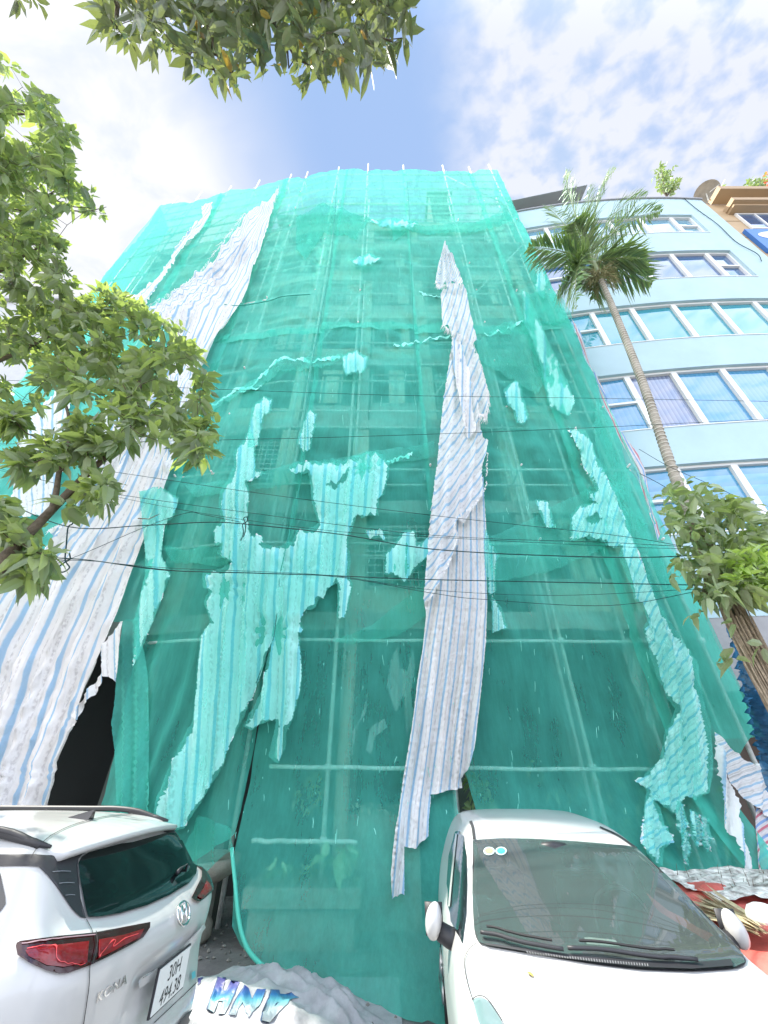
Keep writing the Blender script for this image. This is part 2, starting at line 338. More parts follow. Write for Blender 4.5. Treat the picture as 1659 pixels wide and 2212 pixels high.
def dilate(poly, r):
    P = [Vector(p) for p in poly]; n = len(P); ar = sum(P[i].x*P[(i+1) % n].y-P[(i+1) % n].x*P[i].y for i in range(n)); sg = 1 if ar > 0 else -1; out = []
    for i in range(n):
        a = (P[i]-P[i-1]).normalized(); b = (P[(i+1) % n]-P[i]).normalized(); t = a+b; t = t.normalized() if t.length > .2 else a
        out.append((P[i].x+t.y*r*sg, P[i].y-t.x*r*sg))
    return out
def cloth(name, poly, m, off=-.08, L=None, R=None, ns=6, g=6, rag=1.2, rstep=3.5, folds=4, famp=.03, wr=.02, seed=1, parent=None, holes=(), diag=0., vs=None, pinch=(), onp=None, **kw):
    """hanging sheet: outline in photo pixels, laid on the sheet surface and folded in depth. L/R guides run along the stripes"""
    rnd = random.Random(seed); pr = ragged(poly, rstep, rag, rnd) if rag > 0 else [Vector(p) for p in poly]
    V, F = tri_fill(pr, g, holes); xs = [p[0] for p in poly]
    ymin = min(p[1] for p in poly); ymax = max(p[1] for p in poly)
    L = L or [(min(xs), ymin), (min(xs), ymax)]; R = R or [(max(xs), ymin), (max(xs), ymax)]
    verts = []; uvs = []
    for v in V:
        xl = xat(L, v.y); xr = xat(R, v.y); u = (v.x-xl)/(xr-xl if abs(xr-xl) > 1e-3 else 1e-3)
        p = onp(v.x, v.y) if onp else onS(v.x, v.y, off)
        w = .16*sin(p.z*.55+seed)+.35*noise.noise(Vector((u*1.5, p.z*.35, seed)))
        am = .6+.8*abs(noise.noise(Vector((u*1.3, p.z*.3, seed+5))))*2
        d = famp*am*(1.2-2*abs(sin(pi*(u*folds+w)))**.7)+famp*.45*(1-2*abs(sin(pi*(u*folds*2.6+w*2+seed)))**.8)
        d += wr*noise.noise(Vector((p.x*4, seed, p.z*1.3)))+wr*.25*noise.noise(Vector((p.x*9, seed, p.z*4)))
        for (qx, qy, rr, dd) in pinch:
            r = sqrt((v.x-qx)**2+(v.y-qy)**2)/rr
            if r < 3:
                th = math.atan2(v.y-qy, v.x-qx); d += -dd*exp(-r*r)+.35*dd*sin(th*9+seed)*exp(-(r-1)**2)
        if not onp: d += billow(p.x, p.z)
        verts.append((p.x, p.y-d, p.z)); uvs.append(((u+diag*(v.y-ymin)/100.)*ns, p.z))
    return mesh_obj(name, verts, F, m, parent, True, uvs, **kw)

# --- surface nets of a signed distance field, for car bodies
def sdf_poly(poly, lo, hi, h):
    P = np.array(poly, float); nx = int((hi[0]-lo[0])/h)+2; ny = int((hi[1]-lo[1])/h)+2
    X, Y = np.meshgrid(lo[0]+np.arange(nx)*h, lo[1]+np.arange(ny)*h, indexing='ij'); G = np.stack([X.ravel(), Y.ravel()], 1)
    Q = np.roll(P, -1, 0); ins = np.zeros(len(G), bool); d = np.full(len(G), 1e9)
    for a, b in zip(P, Q):
        cond = (a[1] > G[:, 1]) != (b[1] > G[:, 1]); xi = (b[0]-a[0])*(G[:, 1]-a[1])/(b[1]-a[1]+1e-12)+a[0]
        ins ^= cond & (G[:, 0] < xi); ab = b-a; t = np.clip(((G-a)@ab)/(ab@ab+1e-12), 0, 1)
        d = np.minimum(d, np.hypot(*(G-(a+t[:, None]*ab)).T))
    d = np.where(ins, -d, d).reshape(nx, ny)
    def f(x, y):
        u = np.clip((x-lo[0])/h, 0, nx-1.001); v = np.clip((y-lo[1])/h, 0, ny-1.001); i = u.astype(int); j = v.astype(int); u = u-i; v = v-j
        return d[i, j]*(1-u)*(1-v)+d[i+1, j]*u*(1-v)+d[i, j+1]*(1-u)*v+d[i+1, j+1]*u*v
    return f
def smax(a, b, k):
    h = np.clip(.5-.5*(b-a)/k, 0, 1); return b*(1-h)+a*h+k*h*(1-h)
def surface_nets(fn, lo, hi, h):
    ax = [np.arange(lo[i], hi[i]+h, h) for i in range(3)]; X, Y, Z = np.meshgrid(*ax, indexing='ij'); D = fn(X, Y, Z)
    n = np.array(D.shape); s = D < 0; acc = np.zeros((*(n-1), 3)); cnt = np.zeros(n-1)
    corners = [(i, j, k) for i in (0, 1) for j in (0, 1) for k in (0, 1)]
    def sl(c): return tuple(slice(c[a], n[a]-1+c[a]) for a in range(3))
    for c in corners:
        for a in range(3):
            if c[a]: continue
            e = list(c); e[a] = 1; d0 = D[sl(c)]; d1 = D[sl(e)]; m = (d0 < 0) != (d1 < 0)
            t = np.where(m, d0/(d0-d1+1e-12), 0)
            for b in range(3): acc[..., b] += m*(c[b]+(t if b == a else 0))
            cnt += m
    act = cnt > 0; idx = -np.ones(n-1, int); idx[act] = np.arange(act.sum())
    ii = np.argwhere(act); V = (ii+acc[act]/cnt[act][:, None])*h+np.array(lo)
    F = []
    for a in range(3):
        b, c = (a+1) % 3, (a+2) % 3
        s0 = [slice(0, None)]*3; s1 = [slice(0, None)]*3; s0[a] = slice(0, -1); s1[a] = slice(1, None)
        m = s[tuple(s0)] != s[tuple(s1)]; e = np.argwhere(m); e = e[(e[:, b] > 0) & (e[:, c] > 0) & (e[:, b] < n[b]-1) & (e[:, c] < n[c]-1) & (e[:, a] < n[a]-1)]
        def g(db, dc):
            q = e.copy(); q[:, b] -= db; q[:, c] -= dc; return idx[q[:, 0], q[:, 1], q[:, 2]]
        q = np.stack([g(1, 1), g(0, 1), g(0, 0), g(1, 0)], 1); fl = ~s[e[:, 0], e[:, 1], e[:, 2]]
        q[fl] = q[fl][:, ::-1]; F.append(q)
    return V, np.concatenate(F)
# ================================================================ materials in use
M_GROUND = mat('asphalt', (.26, .25, .24), .9, var=.45, vscale=5, bump=.7, bscale=60)
M_PAVE = mat('paving', (.20, .19, .18), .9, var=.4, vscale=3, bump=.5, bscale=25)
M_CONC = mat('concrete', (.46, .44, .40), .9, var=.4, vscale=1.6, bump=.5, bscale=12)
M_WALLC = mat('cream_plaster', (.66, .62, .50), .85, var=.3, vscale=1.2, bump=.2, bscale=14)
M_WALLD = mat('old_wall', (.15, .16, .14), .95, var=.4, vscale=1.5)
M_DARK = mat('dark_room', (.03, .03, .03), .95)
M_STEEL = mat('galvanised_pipe', (.78, .80, .76), .55, metal=0., var=.35, vscale=9)
M_BLUE = mat('pale_blue_paint', (.42, .57, .61), .75, var=.10, vscale=.9, bump=.08, bscale=30)
M_FRAME = mat('white_frame', (.74, .74, .72), .45)
M_WHITE = mat('car_paint', (.47, .47, .455), .3, coat=.55, spec=.5)
M_BLACKP = mat('black_plastic', (.022, .022, .025), .5)
M_BLACKG = mat('black_gloss', (.01, .01, .012), .12, coat=.6)
M_RUBBER = mat('rubber', (.02, .02, .02), .8)
M_ALLOY = mat('alloy', (.5, .5, .5), .3, metal=.9)
M_CHROME = mat('chrome', (.75, .75, .76), .12, metal=1)
M_LENSD = mat('dark_red_lens', (.025, .002, .003), .12, coat=.3)
M_LENS = mat('red_lens', (.20, .003, .006), .15, coat=.4, var=.5, vscale=14)
M_BARK = mat('bark', (.16, .125, .085), .95, var=.5, vscale=18, bump=.9, bscale=30)
M_WIRE = mat('cable_sheath', (.02, .05, .05), .9, spec=.1)
M_ROPE = mat('green_cord', (.03, .30, .24), .9)
NETA = net_mat('green_net', (.16, .75, .60), .42)
NETL = net_mat('green_net_shaded', (.11, .66, .53), .43)  # same net; weaker light low down is put into a darker thread colour
NETB = net_mat('green_net_dense', (.15, .74, .62), .48)
NETP = net_mat('net_overlay', (.16, .72, .60), .27, tint=(.64, .95, .90))
NETC = net_mat('green_net_thin', (.18, .74, .63), .22)
NETD = net_mat('green_net_layer', (.13, .68, .55), .26)
TARP = tarp_mat('striped_sheet', base=(.93, .90, .875), stripe=(.33, .56, .78), second=(.5, .46, .46), dirt=.25)
TARPW = tarp_mat('striped_sheet_worn', base=(.93, .92, .90), stripe=(.35, .60, .80), second=(.5, .5, .5), dirt=.15, tr=.35)
TARPR = tarp_mat('red_blue_sheet', base=(.75, .72, .72), stripe=(.2, .38, .7), red=(.6, .12, .18), dirt=.1)

# ================================================================ ground
def ground():
    m = MB(); m.add([(-400, -400, 0), (400, -400, 0), (400, 600, 0), (-400, 600, 0)], [(0, 1, 2, 3)])
    m.build('ground', M_GROUND, kind='structure')
    m = MB(); m.box(-14, 16, 4.55, 7.2, -.05, .06); m.build('pavement', M_PAVE, kind='structure')
    m = MB(); m.box(-14, 16, 4.40, 4.546, -.05, .11); m.build('kerb', M_CONC, kind='structure')
ground()

# ================================================================ derelict building behind the nets
def derelict():
    b = empty('derelict_building', (-3, 8.5, 0), label='half demolished concrete apartment building hidden behind the green nets', cat='building')
    def P(name, mb, m, sub=None): o = mb.build(name, m); p = sub or b; o.parent = p; o.matrix_parent_inverse = Matrix.Translation(-Vector(b.location)) if not sub else Matrix.Identity(4); return o
    WY = lambda x: S(x, 5)+.85
    xs = [-11.2, -9.6, -7.9, -6.1, -4.4, -2.5, -.6, 1.3, 3.2, 5.2]
    zs = [4.35, 7.0, 9.7, 12.4, 15.0, 17.6, 20.1]; top = 22.5
    rnd = random.Random(4)
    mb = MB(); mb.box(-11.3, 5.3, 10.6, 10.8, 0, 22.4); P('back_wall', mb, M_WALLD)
    mb = MB(); mb.box(5.2, 5.35, 7.4, 10.6, 0, 22.4); P('side_wall', mb, M_WALLC)
    mb = MB(); mb.box(-11.45, -11.3, 8.9, 10.8, 0, 22.4); P('side_wall', mb, M_WALLC)
    for k, z in enumerate(zs+[top]):
        mb = MB(); v = []; seg = 60; th = .34 if k < 7 else .9
        pts = [(-11.3+16.6*i/seg) for i in range(seg+1)]
        for x in pts:
            j = .05*noise.noise(Vector((x*3, z, 1))) if k < 6 else 0; y = WY(x)-.02
            v += [(x, y, z-th+j), (x, y+j, z), (x, 10.6, z), (x, 10.6, z-th*.5)]
        f = [(4*i+a, 4*i+4+a, 4*i+4+(a+1) % 4, 4*i+(a+1) % 4) for i in range(seg) for a in range(4)]
        mb.add(v, f); P('floor_slab' if k < 7 else 'roof_slab', mb, M_CONC if k < 4 else M_WALLC)
    lo = 0
    for k, z in enumerate(zs+[top]):
        h0 = lo; h1 = z-.36 if k < 7 else z-.92
        for i, x in enumerate(xs):
            w = .2 if k in (1, 2) else .16; y = WY(x)+.02
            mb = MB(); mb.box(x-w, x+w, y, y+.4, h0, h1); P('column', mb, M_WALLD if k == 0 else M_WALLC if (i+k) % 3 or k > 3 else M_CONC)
        for i in range(len(xs)-1):
            if k < 1: continue
            x0, x1 = xs[i]+.2, xs[i+1]-.2; y = WY((x0+x1)/2)+.14
            if k >= 3 or rnd.random() < .35:
                hs = h0+(.75 if k >= 3 else rnd.uniform(.3, .8)); mb = MB(); mb.box(x0, x1, y, y+.15, h0, hs); P('parapet', mb, M_WALLC if rnd.random() < .5 else M_CONC)
                if rnd.random() < .6:
                    xm = rnd.uniform(x0+.4, x1-.5); mb = MB(); mb.box(xm, xm+rnd.uniform(.3, .7), y, y+.12, hs, h1); P('wall_panel', mb, M_WALLC)
                fr = MB(); xa, xb = x0+.02, x1-.02; n = rnd.choice((2, 3))
                fr.box(xa, xb, y-.03, y+.02, hs, hs+.06); fr.box(xa, xb, y-.03, y+.02, h1-.3, h1-.24)
                for q in range(n+1):
                    xx = xa+(xb-xa-.05)*q/n; fr.box(xx, xx+.05, y-.032, y+.022, hs+.003, h1-.243)
                wo = P('window_frame', fr, M_CONC if rnd.random() < .6 else M_BLACKP)
                if rnd.random() < .3:
                    gr = MB()
                    for q in range(1, 9): zz = hs+(h1-.25-hs)*q/9; gr.box(xa, xb, y-.06, y-.045, zz, zz+.018)
                    for q in range(1, 8): xx = xa+(xb-xa)*q/8; gr.box(xx, xx+.012, y-.075, y-.062, hs, h1-.25)
                    P('window_grille', gr, M_FRAME)
        lo = z
    # stair head on the roof and hanging rebar
    mb = MB(); mb.box(2.3, 3.4, 7.5, 8.8, top, top+3.9); mb.box(2.2, 3.5, 7.42, 8.9, top+3.9, top+4.05); P('stair_head', mb, M_WALLD)
    mb = MB()
    for q in range(24):
        x = rnd.uniform(-4, -1); z = 6.7; y = WY(x)-.05; mb.tube([(x, y, z), (x+rnd.uniform(-.2, .3), y-.12, z+rnd.uniform(-.1, .2)), (x+rnd.uniform(-.3, .5), y-.15, z-rnd.uniform(.3, .9))], .008, 4)
    P('bent_rebar', mb, M_STEEL)
    mb = MB(); mb.box(-11, 5.2, 9.0, 9.1, 0, 4.0); P('ground_floor_wall', mb, M_DARK)  # near-black colour stands in for the unlit ground floor interior
derelict()

# ================================================================ scaffold
def scaffold():
    b = empty('scaffolding', (-3, 6.8, 0), label='steel tube scaffold standing between the building and the green nets', cat='scaffold')
    def P(name, mb, m): o = mb.build(name, m, smooth=True); o.parent = b; o.matrix_parent_inverse = Matrix.Translation(-Vector(b.location)); return o
    xs = [-11.3, -9.9, -8.2, -6.6, -4.85, -3.95, -2.3, -.81, 1.0, 3.02, 4.35, 5.42]
    lifts = [1.0, 1.82, 3.62]+[3.62+1.88*k for k in range(1, 13)]
    rnd = random.Random(2)
    for i, x in enumerate(xs):
        for row, dy in ((0, .20), (1, .76)):
            z0 = 0
            if row == 1 and i in (1, 3, 5): continue
            y = S(x, 5)+dy; xx = x+(.1 if row else 0); mb = MB(); zt = 26.0+rnd.uniform(1.4, 2.0)-(0 if row == 0 else 2.6)
            if x == -4.85 or x == -3.95: z0 = 4.6
            if x == -2.3 and row == 0: z0 = 3.6
            mb.tube([(xx, y, z0), (xx, y, zt)], .034, 10)
            z = z0+rnd.uniform(1, 3)
            while z < zt-1:                       # sleeve couplers and clamps
                mb.tube([(xx, y, z), (xx, y, z+.09)], .034, 8); z += rnd.uniform(1.6, 3.2)
            if row == 0:
                for l in lifts:
                    if l > z0: mb.box(xx-.045, xx+.045, y-.05, y+.03, l-.04, l+.05)
            P('standard', mb, M_STEEL)
    for k, z in enumerate(lifts):
        for row, dy in ((0, .15), (1, .71)):
            if row == 1 and k < 3: continue
            mb = MB(); x0 = -11.5; x1 = 5.5
            if k == 0: x0, x1 = -1.75, -.35
            if k == 1: x0, x1 = -1.65, 5.0
            if k == 2: x0, x1 = -4.2, 5.0
            pts = [(x0+(x1-x0)*q/24, S(x0+(x1-x0)*q/24, 5)+dy, z-.006*(x0+(x1-x0)*q/24)+.02*noise.noise(Vector((q*.4, z, row)))) for q in range(25)]
            mb.tube(pts, .028, 8); P('ledger', mb, M_STEEL)
            if 10 < k < 14 and row == 0:
                mb = MB(); mb.tube([(p[0], p[1]-.01, p[2]+.9+.0*p[0]) for p in pts], .02, 8); P('guard_rail', mb, M_STEEL)
    for k, z in enumerate(lifts[3:]):
        for x in xs[3:][::(1 if k % 2 else 2)]: mb = MB(); mb.tube([(x+.03, S(x, 5)+.02, z+.04), (x+.03, S(x, 5)+.8, z+.04)], .022, 6); P('transom', mb, M_STEEL)
    for (xa, xb, k) in [(-9.9, -6.6, 9), (-6.6, -3.95, 11), (3.0, 5.4, 10), (5.4, 3.0, 12), (3.0, 5.4, 8), (-2.3, -.8, 6), (1., 3., 5), (-8.2, -4.85, 12), (-11.3, -8.2, 11), (-11.3, -8.2, 7)]:
        za, zb = lifts[k], lifts[min(k+2, 14)]; mb = MB(); mb.tube([(xa, S(xa, 5)+.17, za), (xb, S(xb, 5)+.17, zb)], .022, 8); P('brace', mb, M_STEEL)
    for k, (xa, xb) in enumerate([(-8.2, -4.85), (-6.6, -2.3), (-.8, 3.), (1., 5.4), (-9.9, -6.6), (-4.8, -.8)]):
        z = lifts[7+k % 6]+.07; mb = MB(); y = S(xa, 5)
        for q in range(2): mb.box(xa, xb, y+.2+q*.25, y+.42+q*.25, z, z+.04)
        P('deck_board', mb, M_CONC)
scaffold()

# ================================================================ nets
TIES = [(x, z) for x in (-9.9, -8.2, -6.6, -4.85, -3.95, -2.3, -.81, 1.0, 3.02, 4.35, 5.42) for z in [3.62+1.88*k for k in range(0, 13)]]
_tr = random.Random(11); TIES = [(x+_tr.uniform(-.1, .1), z+_tr.uniform(-.15, .15)) for x, z in TIES if _tr.random() < .6]
def net_disp(x, z, seed):
    d = billow(x, z)+.05*noise.noise(Vector((x*2.6, z*1.1, seed+4)))
    d += .018*noise.noise(Vector((x*7+z*1.5, z*1.6, seed+9)))+.03*noise.noise(Vector(((x+z*.6)*3, (z-x*.5)*.7, seed)))+.03*noise.noise(Vector(((x-z*.4)*.8, (z+x*.3)*3.2, seed+2)))
    lowf = sstep(7, 1.5, z); d += lowf*.035*sin(x*11+2*noise.noise(Vector((x, z*.4, seed)))*3)*(.4+.6*abs(noise.noise(Vector((x*.7, 3, seed))))*2)
    for tx, tz in TIES:
        dx = x-tx; dz = z-tz
        if abs(dx) < 1 and abs(dz) < 1.3:
            r = sqrt(dx*dx+dz*dz*.6); th = math.atan2(dz, dx)
            d += -.09*exp(-(r/.22)**2)+.022*sin(th*7+tx*9)*exp(-((r-.3)/.3)**2)
    return d
def net_panel(name, xl, xr, z0, z1, m, off, seed, step=.1, hem=.08, label=None, g='safety nets hung over the scaffold'):
    rnd = random.Random(seed); zb = z0 if callable(z0) else (lambda u: z0); zt = z1 if callable(z1) else (lambda u: z1)
    zmid0 = zb(.5); zmid1 = zt(.5); nz = int((zmid1-zmid0)/(step*1.1))
    XL = xl if callable(xl) else (lambda z: xl); XR = xr if callable(xr) else (lambda z: xr)
    nx = max(6, int((XR(zmid1)-XL(zmid1))/step)); V = []; F = []
    for j in range(nz+1):
        t = j/nz
        for i in range(nx+1):
            u = i/nx; z = zb(u)+(zt(u)-zb(u))*t
            if j in (0, nz) and hem: z += hem*.4*noise.noise(Vector((u*nx*.5, seed, j)))
            a, c = XL(z), XR(z)
            a += hem*.35*noise.noise(Vector((seed, z*1.7, 2))); c += hem*.35*noise.noise(Vector((seed, z*1.7, 5)))
            x = a+(c-a)*u; d = net_disp(x, z, seed)
            edge = min(u, 1-u)*nx
            if edge < 1: d += .02*noise.noise(Vector((x*9, z*6, seed)))
            V.append((x, S(x, z)+off-d, z))
    for j in range(nz):
        for i in range(nx):
            k = j*(nx+1)+i; F.append((k, k+1, k+nx+2, k+nx+1))
    return mesh_obj(name, V, F, m, None, True, label=label, cat='safety net', group=g)
def lerp_tab(tab):
    def f(z):
        if z <= tab[0][0]: return tab[0][1]
        for a, b in zip(tab, tab[1:]):
            if z <= b[0]: return a[1]+(b[1]-a[1])*(z-a[0])/(b[0]-a[0])
        return tab[-1][1]
    return f
SEAM = 12.7
net_panel('safety_net', -11.55, -8.0, SEAM-.3, lambda u: 26.1, NETB, .0, 1, label='brightest green net at the far upper left corner of the scaffold')
net_panel('safety_net', -8.3, -4.7, SEAM-.2, 26.15, NETA, -.03, 2, label='green net crossed by the thin twisted strip at the upper left')
net_panel('safety_net', -5.0, -1.75, SEAM-.3, 26.2, NETA, .0, 3, label='upper green net just right of the long striped sheet')
net_panel('safety_net', -1.85, .98, SEAM-.1, 26.2, NETA, -.03, 4, label='upper middle green net over the caged windows')
net_panel('safety_net', .9, 4.3, SEAM-.3, 26.2, NETA, .0, 5, label='upper green net in front of the roof stair head')
net_panel('safety_net', 4.1, 5.55, SEAM-.2, 26.2, NETA, -.03, 6, label='upper right edge net with torn holes beside the blue building')
net_panel('safety_net', -11.55, -7.9, 0, SEAM+.2, NETB, .03, 7, label='lower green net at far left behind the tree leaves')
net_panel('safety_net', -8.2, lerp_tab([(4.3, -4.35), (5.5, -4.5), (8, -4.7)]), lambda u: 4.0, SEAM+.3, NETB, .0, 8, label='green net above the black doorway gap at lower left')
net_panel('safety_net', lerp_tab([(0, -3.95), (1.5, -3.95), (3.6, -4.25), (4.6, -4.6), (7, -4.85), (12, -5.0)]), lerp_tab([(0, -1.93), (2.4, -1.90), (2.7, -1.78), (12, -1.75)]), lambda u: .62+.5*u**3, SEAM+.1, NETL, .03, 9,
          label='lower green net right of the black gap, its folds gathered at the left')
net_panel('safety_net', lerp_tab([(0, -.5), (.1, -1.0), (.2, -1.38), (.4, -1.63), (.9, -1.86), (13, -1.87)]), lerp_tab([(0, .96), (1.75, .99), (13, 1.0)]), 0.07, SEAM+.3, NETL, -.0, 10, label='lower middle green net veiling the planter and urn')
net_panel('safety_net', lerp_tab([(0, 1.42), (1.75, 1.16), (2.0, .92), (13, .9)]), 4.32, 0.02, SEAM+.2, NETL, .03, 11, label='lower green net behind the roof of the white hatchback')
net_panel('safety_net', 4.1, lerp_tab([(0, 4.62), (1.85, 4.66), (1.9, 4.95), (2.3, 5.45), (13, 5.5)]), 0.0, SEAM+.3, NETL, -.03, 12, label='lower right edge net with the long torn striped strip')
# side return of the net, running back to the wall
def side_net(x, y0, y1, z0, z1, seed, label):
    V = []; F = []; nz = 120; ny = 8
    for j in range(nz+1):
        for i in range(ny+1):
            z = z0+(z1-z0)*j/nz; y = y0+(y1-y0)*i/ny; V.append((x+.1*noise.noise(Vector((y*2, z*.6, seed))), y, z))
    for j in range(nz):
        for i in range(ny): k = j*(ny+1)+i; F.append((k, k+1, k+ny+2, k+ny+1))
    mesh_obj('safety_net', V, F, NETA, None, True, label=label, cat='safety net', group='safety nets hung over the scaffold')
side_net(5.56, 6.5, 7.35, 2.2, 26.1, 3, 'narrow green net closing the right hand side of the scaffold')
side_net(-11.6, 7.9, 8.9, 0, 26.1, 5, 'narrow green net closing the left hand side of the scaffold')
# loose second layers that darken or lighten the sheet
NL = 'loose net pieces lying over the main nets'
def loose(poly, m, lab, **kw):
    a = dict(off=-.07, folds=6, famp=.045, rag=1.3, g=7); a.update(kw)
    return cloth('loose_net', poly, m, label=lab, cat='loose net', group=NL, **a)
loose([(845, 492), (870, 478), (930, 490), (1000, 482), (1060, 466), (1095, 455), (1110, 470), (1080, 488), (1000, 500), (930, 506), (880, 496), (850, 520)], NETD, 'rolled net edge sagging across the scaffold just above the pointed tarp', off=-.1, folds=2)
loose([(1052, 1160), (1150, 1118), (1260, 1060), (1350, 1010), (1352, 1090), (1400, 1130), (1330, 1172), (1200, 1230), (1060, 1262)], NETC, 'fanned net fold rising from the striped tarp towards the right strip', folds=7, famp=.05,
      L=[(1052, 1000), (1052, 1270)], R=[(1400, 1000), (1400, 1270)])
loose([(352, 1178), (400, 1186), (450, 1180), (500, 1180), (505, 1210), (470, 1222), (420, 1216), (372, 1212)], NETD, 'dark net swag hanging beside the pale column at left', folds=2)
loose([(400, 1048), (470, 1040), (560, 1025), (640, 1000), (720, 985), (820, 975), (900, 962), (940, 950), (940, 985), (840, 1005), (700, 1040), (560, 1058), (420, 1075)], NETC, 'long net fold slanting up behind the torn shirt shaped tarp', folds=3, famp=.04)
loose([(720, 1385), (800, 1350), (900, 1270), (925, 1235), (922, 1330), (860, 1370), (760, 1392)], NETD, 'dark net fold running up to the left side of the hanging tarp', folds=3)
loose([(640, 470), (700, 440), (760, 455), (800, 470), (770, 520), (700, 500), (660, 560), (640, 540)], NETD, 'peaked net overlap near the top of the middle bays', folds=3)
loose([(1130, 640), (1165, 622), (1215, 640), (1235, 690), (1190, 700), (1150, 680)], NETD, 'bright crumpled net scrap folded over the right corner pole', folds=3, off=-.15)
loose([(1030, 735), (1090, 690), (1150, 700), (1190, 800), (1160, 850), (1080, 800), (1030, 775)], NETC, 'second net layer sagging right of the pointed tarp', folds=4)
loose([(1290, 860), (1345, 975), (1380, 1080), (1425, 1200), (1470, 1285), (1420, 1290), (1340, 1130), (1280, 930)], NETC, 'thin net layer stretched along the right edge above the wires', folds=5)
loose([(448, 880), (520, 835), (570, 800), (600, 775), (700, 768), (760, 772), (700, 792), (610, 800), (560, 830), (480, 870), (455, 900)], NETC, 'frayed net hem crossing the scaffold at mid height', rag=3, folds=4)
loose([(60, 1190), (100, 1150), (60, 1260)], NETD, 'small net corner showing behind the left tree branch')
# doubled folds at the left curtain and the lower middle net
loose([(262, 1345), (300, 1330), (318, 1500), (316, 1650), (330, 1760), (262, 1800), (248, 1720), (243, 1560), (250, 1450)], NETB, 'doubled vertical net fold bordering the black gap', folds=3, famp=.06, rag=.3, g=8)
loose([(440, 1890), (405, 1880), (398, 1830), (430, 1760), (500, 1790), (506, 1832), (480, 1850)], NETD, 'gathered net corner tied beside the urn', off=-.1, folds=3, rag=.3)
# cords along the seams
def cord(name, pts, r, m, label, group=None, off=-.12, cat='cord'):
    mb = MB(); P = [onS(p[0], p[1], off) for p in pts]; Q = [Vector(q) for q in cr(P, 8)]; Q = [q+Vector((.012*sm(q, 2), 0, 0)) for q in Q]
    mb.tube(Q, r, 5); return mb.build(name, m, smooth=True, label=label, cat=cat, group=group)
cord('seam_cord', [(728, 400), (715, 560), (690, 700), (663, 850), (655, 1000), (625, 1150), (604, 1245)], .010, M_ROPE, 'thin dark cord lacing the seam left of the middle from the top down', 'cords lacing the net seams')
cord('seam_cord', [(604, 1245), (592, 1370), (575, 1420), (553, 1476)], .008, M_WIRE, 'black cord end dangling over the front of the shirt shaped tarp', 'cords lacing the net seams')
cord('seam_cord', [(880, 390), (886, 500), (893, 700), (900, 860), (905, 960)], .008, M_ROPE, 'thin cord lacing the net seam left of the pointed tarp', 'cords lacing the net seams')
cord('seam_cord', [(480, 657), (520, 660), (580, 650), (612, 640), (670, 636)], .014, M_ROPE, 'thick green rope lying level across the upper left bays', 'cords lacing the net seams')
cord('net_border', [(500, 1832), (506, 1900), (515, 1985), (528, 2035), (546, 2066), (585, 2100), (650, 2130), (720, 2150), (790, 2168)], .022, mat('net_hem_cord', (.08, .50, .38), .8), 'thick rolled green net border curving past the urn down to the white sack', off=-.06, cat='net hem')
cord('seam_cord', [(1130, 1255), (1420, 1340), (1475, 1560), (1480, 1600)][1:], .006, M_ROPE, 'thin cord along the lower right net edge', 'cords lacing the net seams')

M_HEM = mat('frayed_net', (.26, .78, .66), .85)
def hem(line, w, lab, seed):
    rnd = random.Random(seed); q = cr(line, 8); top = []; bot = []
    for i, p in enumerate(q):
        a = w*(.25+1.5*abs(noise.noise(Vector((i*.33, seed, 1))))); dy = 2.5*noise.noise(Vector((i*.5, seed, 7))); top.append((p[0], p[1]-a*.4+dy)); bot.append((p[0], p[1]+a*1.2*(1+rnd.random()*.5)+dy))
    return cloth('frayed_hem', top+bot[::-1], M_HEM, off=-.05, rag=1.2, rstep=2.5, g=4, folds=5, famp=.03, wr=.1, seed=seed, label=lab, cat='net hem', group='frayed pale hems of the nets')
hem([(532, 838), (565, 806), (590, 780), (620, 772), (680, 776), (735, 770)], 6, 'frayed hem left of the round rag knot', 1)
hem([(430, 895), (480, 860), (520, 838), (565, 834)], 6, 'frayed hem slanting down towards the tree at left', 2)
hem([(1045, 722), (1090, 708), (1130, 690), (1160, 672), (1180, 660)], 5, 'frayed hem right of the pointed tarp', 3)
hem([(850, 742), (890, 735), (940, 730), (972, 728)], 3.5, 'short frayed hem touching the left side of the pointed tarp', 4)
hem([(835, 1000), (860, 990), (890, 982)], 5, 'small frayed hem right of the shirt shaped tarp', 5)
hem([(905, 628), (960, 640), (1010, 634)], 2.5, 'thin frayed hem behind the waist of the pointed tarp', 6)
def threads():
    rnd = random.Random(77); mb = MB()
    for _ in range(260):
        x = rnd.uniform(380, 1440); y = rnd.uniform(470, 1850); l = rnd.choice((4, 6, 9, 14, 22)); a = rnd.gauss(0, .12)+(x-830)/3000
        if x < 830-(y-350)*.32 or x > 1050+(y-350)*.33: continue
        mb.tube([onS(x+l*t*a+rnd.uniform(-.8, .8), y+l*t, -.11) for t in (0, .4, 1)], [.003, .004, .002], 3, False)
    mb.build('loose_threads', M_HEM, kind='stuff', label='pale loose threads and scraps clinging to the nets', cat='threads')
threads()

